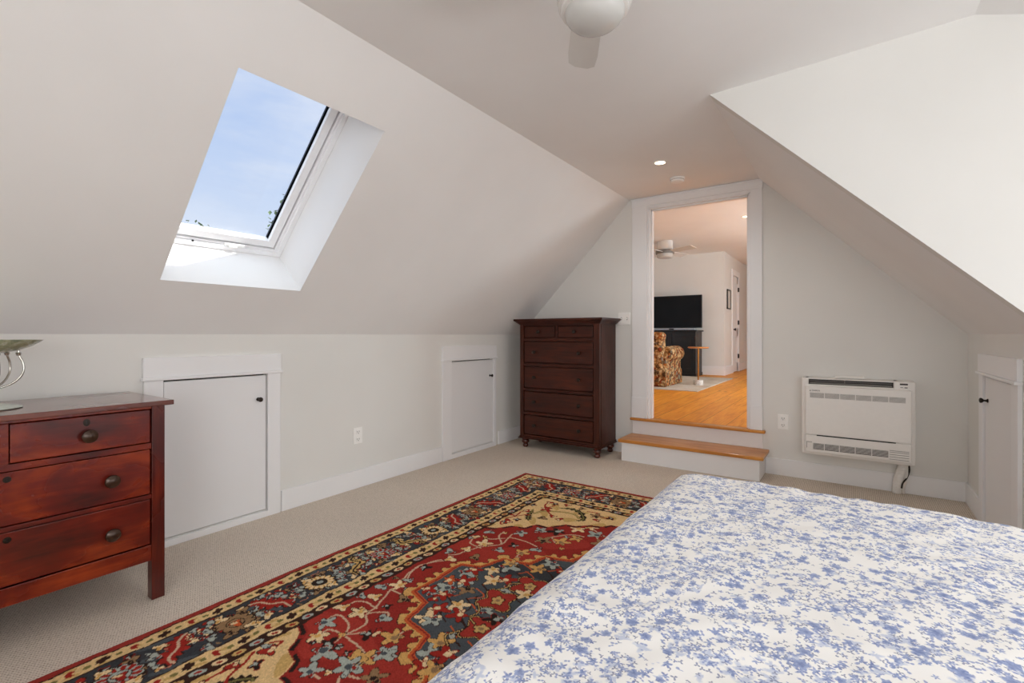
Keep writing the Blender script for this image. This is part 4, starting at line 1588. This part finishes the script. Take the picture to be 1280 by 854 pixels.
# door in the return wall
r = struct_empty('door_4', (-2.24, 12.3, ZF2))
ca = MB()
ca.box(-2.24, -2.218, 11.89, 11.99, ZF2, 2.62, .004).box(-2.24, -2.218, 12.61, 12.71, ZF2, 2.62, .004).box(-2.24, -2.214, 11.87, 12.73, 2.62, 2.75, .004)
obj('casing', ca, M['trim'], r)
p = MB()
p.box(-2.29, -2.245, 11.985, 12.615, ZF2 + .012, 2.615)
for z0, z1 in ((ZF2 + .02, ZF2 + .22), (1.22, 1.42), (2.46, 2.61)):
    p.box(-2.247, -2.236, 11.99, 12.61, z0, z1, .003)
p.box(-2.247, -2.236, 11.99, 12.09, ZF2 + .02, 2.61, .003).box(-2.247, -2.236, 12.51, 12.61, ZF2 + .02, 2.61, .003)
leaf = obj('door_panel', p, M['trim'], r)
knob((-2.236, 12.05, 1.38), 'X', .032, .06, M['black'], leaf, 'door_knob')
for z in (.75, 1.55, 2.33):
    obj('hinge', MB().box(-2.24, -2.206, 12.585, 12.625, z - .05, z + .05, .002), M['black'], leaf)
# picture on the return wall
t = thing('picture_frame', 'narrow black framed picture on the far white wall beside the white door', 'picture', (-2.22, 11.53, 1.82))
obj('frame', ring_y := MB().box(-2.238, -2.215, 11.35, 11.71, 1.82, 1.85, .002).box(-2.238, -2.215, 11.35, 11.71, 2.225, 2.255, .002)
    .box(-2.238, -2.215, 11.35, 11.38, 1.82, 2.255, .002).box(-2.238, -2.215, 11.68, 11.71, 1.82, 2.255, .002), M['black'], t)
obj('print', MB().box(-2.238, -2.226, 11.375, 11.685, 1.845, 2.23), plain('pale_print', (214, 210, 203), .5, 0, .3, .12, 7), t)

# television and its cabinet
t = thing('tv_cabinet', 'black cabinet under the television in the room beyond the doorway', 'cabinet', (-3.38, 10.72, ZF2))
M['blackwood'] = wood('black_painted_wood', (10, 9, 9), (17, 15, 15), (25, 22, 21), (2, 8, 8), .4, .3, .0)
KX0, KX1, KY0, KY1 = -4.10, -2.66, 10.42, 10.96
obj('carcass', MB().box(KX0, KX1, KY0 + .02, KY1, ZF2 + .06, 1.325, .004), M['blackwood'], t)
obj('top', MB().box(KX0 - .03, KX1 + .03, KY0 - .02, KY1 + .02, 1.325, 1.355, .005), M['blackwood'], t)
obj('plinth', MB().box(KX0 - .01, KX1 + .01, KY0 + .005, KY1 + .01, ZF2, ZF2 + .07, .004), M['blackwood'], t)
for k in range(3):
    a = KX0 + .03 + k * .466
    dd = obj('door', MB().box(a, a + .446, KY0 + .004, KY0 + .03, ZF2 + .10, 1.29, .004), M['blackwood'], t)
    obj('inset_panel', MB().box(a + .06, a + .386, KY0 - .002, KY0 + .01, ZF2 + .17, 1.22, .004), M['blackwood'], dd)
    obj('pull', MB().lathe([(0, 0), (.008, 0), (.006, .014), (.013, .02), (.012, .028), (0, .03)], (a + .40, KY0 + .004, .95), '-Y', 14), M['bronze'], dd)
t = thing('television', 'black flat screen television standing on the black cabinet', 'television', (-3.24, 10.75, 1.355))
m, nt, bs = new_mat('tv_screen')
nt.links.new(ramp(nt, noise(nt, coords(nt), 2, 1), [(0.3, lin((14, 12, 12))), (.7, lin((24, 21, 20)))]), bs.inputs['Base Color'])
bs.inputs['Roughness'].default_value = .22
bs.inputs['Specular IOR Level'].default_value = .12
obj('screen', MB().box(-3.855, -2.622, 10.722, 10.735, 1.42, 2.095, .002), m, t)
obj('bezel', MB().box(-3.87, -2.607, 10.728, 10.775, 1.405, 2.11, .004), M['black'], t)
M['alu'] = plain('brushed_grey', (170, 172, 176), .35, .5)
obj('stand_foot', MB().box(-3.55, -2.95, 10.64, 10.84, 1.3555, 1.370, .004).box(-3.30, -3.18, 10.74, 10.79, 1.365, 1.42, .004), M['alu'], t)
t = thing('sound_bar', 'thin grey sound bar lying in front of the television', 'sound bar', (-3.24, 10.55, 1.3555))
obj('enclosure', MB().box(-3.75, -2.68, 10.48, 10.58, 1.3555, 1.398, .008, 3), M['alu'], t)
obj('badge', MB().box(-3.22, -3.12, 10.474, 10.482, 1.362, 1.392, .002), M['black'], t)

# area rug beyond


def flat_rug():
    m, nt, bs = new_mat('pale_area_rug')
    v = coords(nt)
    n = noise(nt, v, 2.0, 4, .6)
    n2 = noise(nt, v, 60, 2)
    f = math_n(nt, 'ADD', math_n(nt, 'MULTIPLY', n, .6), math_n(nt, 'MULTIPLY', n2, .4))
    nt.links.new(ramp(nt, f, [(.35, lin((176, 160, 140))), (.5, lin((198, 188, 172))), (.65, lin((206, 204, 198)))]), bs.inputs['Base Color'])
    bs.inputs['Roughness'].default_value = .95
    return m


tag(obj('area_rug', MB().box(-5.2, -1.925, 7.66, 10.35, ZF2, ZF2 + .012, .003), flat_rug()),
    'pale beige area rug on the pine floor beyond the doorway', 'rug')


def chintz():
    m, nt, bs = new_mat('autumn_chintz')
    v = coords(nt)
    vo = nt.nodes.new('ShaderNodeTexVoronoi')
    vo.inputs['Scale'].default_value = 22
    mp = nt.nodes.new('ShaderNodeMix')
    nz = nt.nodes.new('ShaderNodeTexNoise')
    nz.inputs['Scale'].default_value = 14
    nt.links.new(v, nz.inputs['Vector'])
    va = nt.nodes.new('ShaderNodeVectorMath')
    va.operation = 'MULTIPLY_ADD'
    nt.links.new(nz.outputs['Color'], va.inputs[0])
    va.inputs[1].default_value = (.09, .09, .09)
    nt.links.new(v, va.inputs[2])
    nt.links.new(va.outputs[0], vo.inputs['Vector'])
    sc = nt.nodes.new('ShaderNodeSeparateColor')
    nt.links.new(vo.outputs['Color'], sc.inputs[0])
    cr = nt.nodes.new('ShaderNodeValToRGB')
    cr.color_ramp.interpolation = 'CONSTANT'
    stops = [(0, (206, 168, 116)), (.24, (152, 76, 46)), (.38, (214, 184, 138)), (.58, (116, 88, 62)), (.68, (192, 124, 70)), (.80, (136, 128, 114)), (.90, (216, 194, 152))]
    while len(cr.color_ramp.elements) < len(stops):
        cr.color_ramp.elements.new(.5)
    for e, (p, c) in zip(cr.color_ramp.elements, stops):
        e.position = p
        e.color = (*lin(c), 1)
    nt.links.new(sc.outputs[0], cr.inputs[0])
    edge = ramp(nt, vo.outputs['Distance'], [(.0, (1, 1, 1)), (.35, (.9, .88, .85)), (.6, (.45, .36, .28))])
    col = mix_rgb(nt, 1.0, cr.outputs[0], edge, 'MULTIPLY')
    nt.links.new(col, bs.inputs['Base Color'])
    bs.inputs['Roughness'].default_value = .85
    bs.inputs['Specular IOR Level'].default_value = .2
    return m


M['chintz'] = chintz()
ZR = ZF2 + .012
AX0, AX1, AY0, AY1 = -3.40, -2.50, 7.92, 8.86
t = thing('armchair', 'floral armchair with a rolled arm and skirt, seen from behind through the doorway', 'armchair', ((AX0 + AX1) / 2, (AY0 + AY1) / 2, ZR))
obj('seat_base', MB().box(AX0 + .03, AX1 - .03, AY0 + .06, AY1 - .02, ZR + .20, ZR + .36, .02, 3), M['chintz'], t)
obj('seat_cushion', MB().box(AX0 + .2, AX1 - .2, AY0 + .22, AY1, ZR + .36, ZR + .50, .045, 5), M['chintz'], t)
bk = MB().box(AX0 + .03, AX1 - .05, AY0, AY0 + .22, ZR + .20, ZR + .86, .05, 4)
bk.box(AX0 + .02, AX1 - .04, AY0 - .015, AY0 + .24, ZR + .75, ZR + .905, .07, 6)
obj('backrest', bk, M['chintz'], t)
obj('back_cushion', MB().box(AX0 + .2, AX1 - .10, AY0 + .20, AY0 + .40, ZR + .48, ZR + .79, .07, 6), M['chintz'], t)
for x0, x1, cx in ((AX0 + .0, AX0 + .17, AX0 + .06), (AX1 - .17, AX1, AX1 - .06)):
    am = MB().box(x0 + .02, x1 - .0, AY0 + .08, AY1 - .03, ZR + .2, ZR + .56, .03, 3)
    am.lathe([(0, 0), (.08, .0), (.122, .012), (.130, .04), (.130, .72), (.122, .748), (.08, .76), (0, .76)], (cx, AY0 + .14, ZR + .535), 'Y', 28)
    obj('arm', am, M['chintz'], t)
sk = MB()
for (xa, ya_, xb, yb_) in ((AX0 + .02, AY0, AX1 - .0, AY0), (AX1, AY0, AX1, AY1), (AX1, AY1, AX0 + .02, AY1), (AX0 + .02, AY1, AX0 + .02, AY0)):
    n = 24
    for i in range(n):
        p = Vector((xa, ya_, 0)).lerp(Vector((xb, yb_, 0)), i / n)
        q = Vector((xa, ya_, 0)).lerp(Vector((xb, yb_, 0)), (i + 1) / n)
        nn = Vector((yb_ - ya_, xa - xb, 0)).normalized()
        wv = lambda k: nn * (.010 * math.sin(k * 1.9) + (.02 if k in (12,) else 0))
        sk.prism([(*(p + wv(i)).xy, ZR + .005), (*(q + wv(i + 1)).xy, ZR + .005), (*q.xy, ZR + .26), (*p.xy, ZR + .26)], tuple(-nn * .02))
obj('skirt', sk, M['chintz'], t)
t = thing('side_table', 'small round wooden drink table on a white marble foot beside the floral armchair', 'side table', (-2.165, 8.67, ZR))
obj('table_top', MB().lathe([(0, 0), (.155, 0), (.172, .010), (.172, .020), (.165, .026), (0, .026)], (-2.165, 8.67, 1.022), 'Z', 40), M['tread'], t, 'round wooden top')
M['brass'] = plain('brushed_brass', (176, 124, 62), .3, .8)
obj('stem', MB().lathe([(0, 0), (.013, 0), (.013, .55), (0, .55)], (-2.165, 8.67, .476), 'Z', 18), M['brass'], t, 'slim brass stem')


def marble():
    m, nt, bs = new_mat('white_marble')
    n = noise(nt, coords(nt), 9, 5, .7, 1.5)
    nt.links.new(ramp(nt, n, [(.4, lin((236, 232, 226))), (.5, lin((196, 188, 178))), (.56, lin((234, 230, 224)))]), bs.inputs['Base Color'])
    bs.inputs['Roughness'].default_value = .3
    return m


obj('foot', MB().lathe([(0, 0), (.078, 0), (.08, .004), (.08, .078), (.077, .082), (0, .082)], (-2.165, 8.67, ZR), 'Z', 36), marble(), t, 'white marble foot')

# fan and downlight beyond
F2 = (-2.93, 9.28)
t = thing('ceiling_fan', 'small white ceiling fan seen through the doorway in the room beyond', 'ceiling fan', (F2[0], F2[1], 2.72))
obj('motor_housing', MB().lathe([(0, 3.04), (.145, 3.04), (.145, 2.88), (.13, 2.865), (0, 2.865)], (F2[0], F2[1], 0), 'Z', 32), M['fanwhite'], t)
obj('hub', MB().lathe([(0, 2.868), (.17, 2.868), (.175, 2.84), (.17, 2.80), (0, 2.80)], (F2[0], F2[1], 0), 'Z', 32), M['grey'], t)
obj('light_kit', MB().lathe([(0, 2.802), (.15, 2.802), (.15, 2.745), (.13, 2.725), (0, 2.722)], (F2[0], F2[1], 0), 'Z', 32), M['dome'], t)
for k, a in enumerate((-24, 74, 166, 256)):
    a = math.radians(a)
    T = Matrix.Translation((F2[0], F2[1], 2.835)) @ Matrix.Rotation(a, 4, 'Z') @ Matrix.Rotation(math.radians(-14), 4, 'X')
    mb = MB().prism([T @ Vector(q) for q in ((.14, -.05, 0), (.30, -.075, 0), (.66, -.085, 0), (.66, .085, 0), (.30, .075, 0), (.14, .05, 0))], T.to_3x3() @ Vector((0, 0, .008)))
    obj('blade', mb, M['fanwhite'], t)
downlight((-1.309, 8.01, 3.04), 'glowing round downlight in the ceiling of the room beyond the doorway', .055)
# ------------------------------------------------------------------ sky, sun, lamps
wd = bpy.data.worlds.new('sky')
scene.world = wd
wd.use_nodes = True
nt = wd.node_tree
bg = nt.nodes['Background']
tc = nt.nodes.new('ShaderNodeTexCoord')
sep = nt.nodes.new('ShaderNodeSeparateXYZ')
nt.links.new(tc.outputs['Generated'], sep.inputs[0])
grad = ramp(nt, math_n(nt, 'MAXIMUM', sep.outputs[2], 0.0), [(0.0, lin((232, 240, 250))), (.17, lin((218, 230, 250))), (.42, lin((184, 206, 243))), (1.0, lin((222, 232, 238)))])
mp = nt.nodes.new('ShaderNodeMapping')
mp.inputs['Scale'].default_value = (1, 1, 3.2)
nt.links.new(tc.outputs['Generated'], mp.inputs[0])
cl = noise(nt, mp.outputs[0], 3.0, 5, .58, .3)
clm = ramp(nt, cl, [(.47, (0, 0, 0)), (.68, (1, 1, 1))])
col = mix_rgb(nt, math_n(nt, 'MULTIPLY', clm, .6), grad, lin((236, 240, 250)))
nt.links.new(col, bg.inputs[0])
st = nt.nodes.new('ShaderNodeMapRange')
st.interpolation_type = 'SMOOTHSTEP'
for i, v in enumerate((.46, .92, 1.0, 3.6)):
    st.inputs[i + 1].default_value = v
nt.links.new(sep.outputs[2], st.inputs[0])
nt.links.new(st.outputs[0], bg.inputs[1])


def light(name, kind, loc, energy, color=(1, 1, 1), **k):
    l = bpy.data.lights.new(name, kind)
    l.energy = energy
    l.color = color
    aim = k.pop('aim', None)
    for a, v in k.items():
        setattr(l, a, v)
    o = bpy.data.objects.new(name, l)
    COL.objects.link(o)
    o.location = loc
    if aim is not None:
        o.rotation_euler = Vector(aim).to_track_quat('-Z', 'Y').to_euler()
    return o


light('sun', 'SUN', (4, 4, 8), 9.0, (1.0, .97, .92), aim=(-.499, -.54, -.911), angle=math.radians(.6))
DAY = (.985, .99, 1.0)
for h, e in ((WN[0], 16), (WN[1], 31)):
    light('dormer_daylight', 'AREA', (XD + .03, (h[0] + h[1]) / 2, (h[2] + h[3]) / 2), e, DAY, aim=(-1, 0, 0), shape='RECTANGLE', size=h[3] - h[2], size_y=h[1] - h[0])
light('gable_fill', 'AREA', ((WR[0] + WR[1]) / 2, YF - .03, (WR[2] + WR[3]) / 2), 47, DAY, aim=(0, 1, 0), shape='RECTANGLE', size=WR[1] - WR[0], size_y=WR[3] - WR[2])  # fill lamp in the added rear window
light('beyond_daylight', 'AREA', (1.27, 8.4, 1.8), 270, (.76, .92, 1.0), aim=(-1, 0, 0), shape='RECTANGLE', size=1.6, size_y=4.4)
WARM = (1.0, .92, .82)
light('downlight_lamp', 'SPOT', (-1.296, 3.976, ZC - .02), 20, (1.0, .975, .94), aim=(0, 0, -1), spot_size=math.radians(160), spot_blend=.8, shadow_soft_size=.05)
light('downlight_lamp', 'SPOT', (-1.309, 8.01, 3.0), 12, WARM, aim=(0, 0, -1), spot_size=math.radians(120), spot_blend=.8, shadow_soft_size=.05)

# ------------------------------------------------------------------ camera
cd = bpy.data.cameras.new('camera')
cam = bpy.data.objects.new('camera', cd)
COL.objects.link(cam)
cd.sensor_width = 36
cd.lens = 36 * 606.3 / 1280
cd.shift_y = -8 / 1280
cd.clip_start = .02
cam.location = (0, 0, 1.25)
cam.rotation_euler = (PI / 2, 0, .61137)
scene.camera = cam
scene.view_settings.view_transform = 'Standard'
scene.view_settings.look = 'None'
scene.view_settings.exposure = 0.0
scene.view_settings.gamma = 1.0
scene.view_settings.use_curve_mapping = False
scene.cycles.max_bounces = 14
scene.cycles.diffuse_bounces = 8
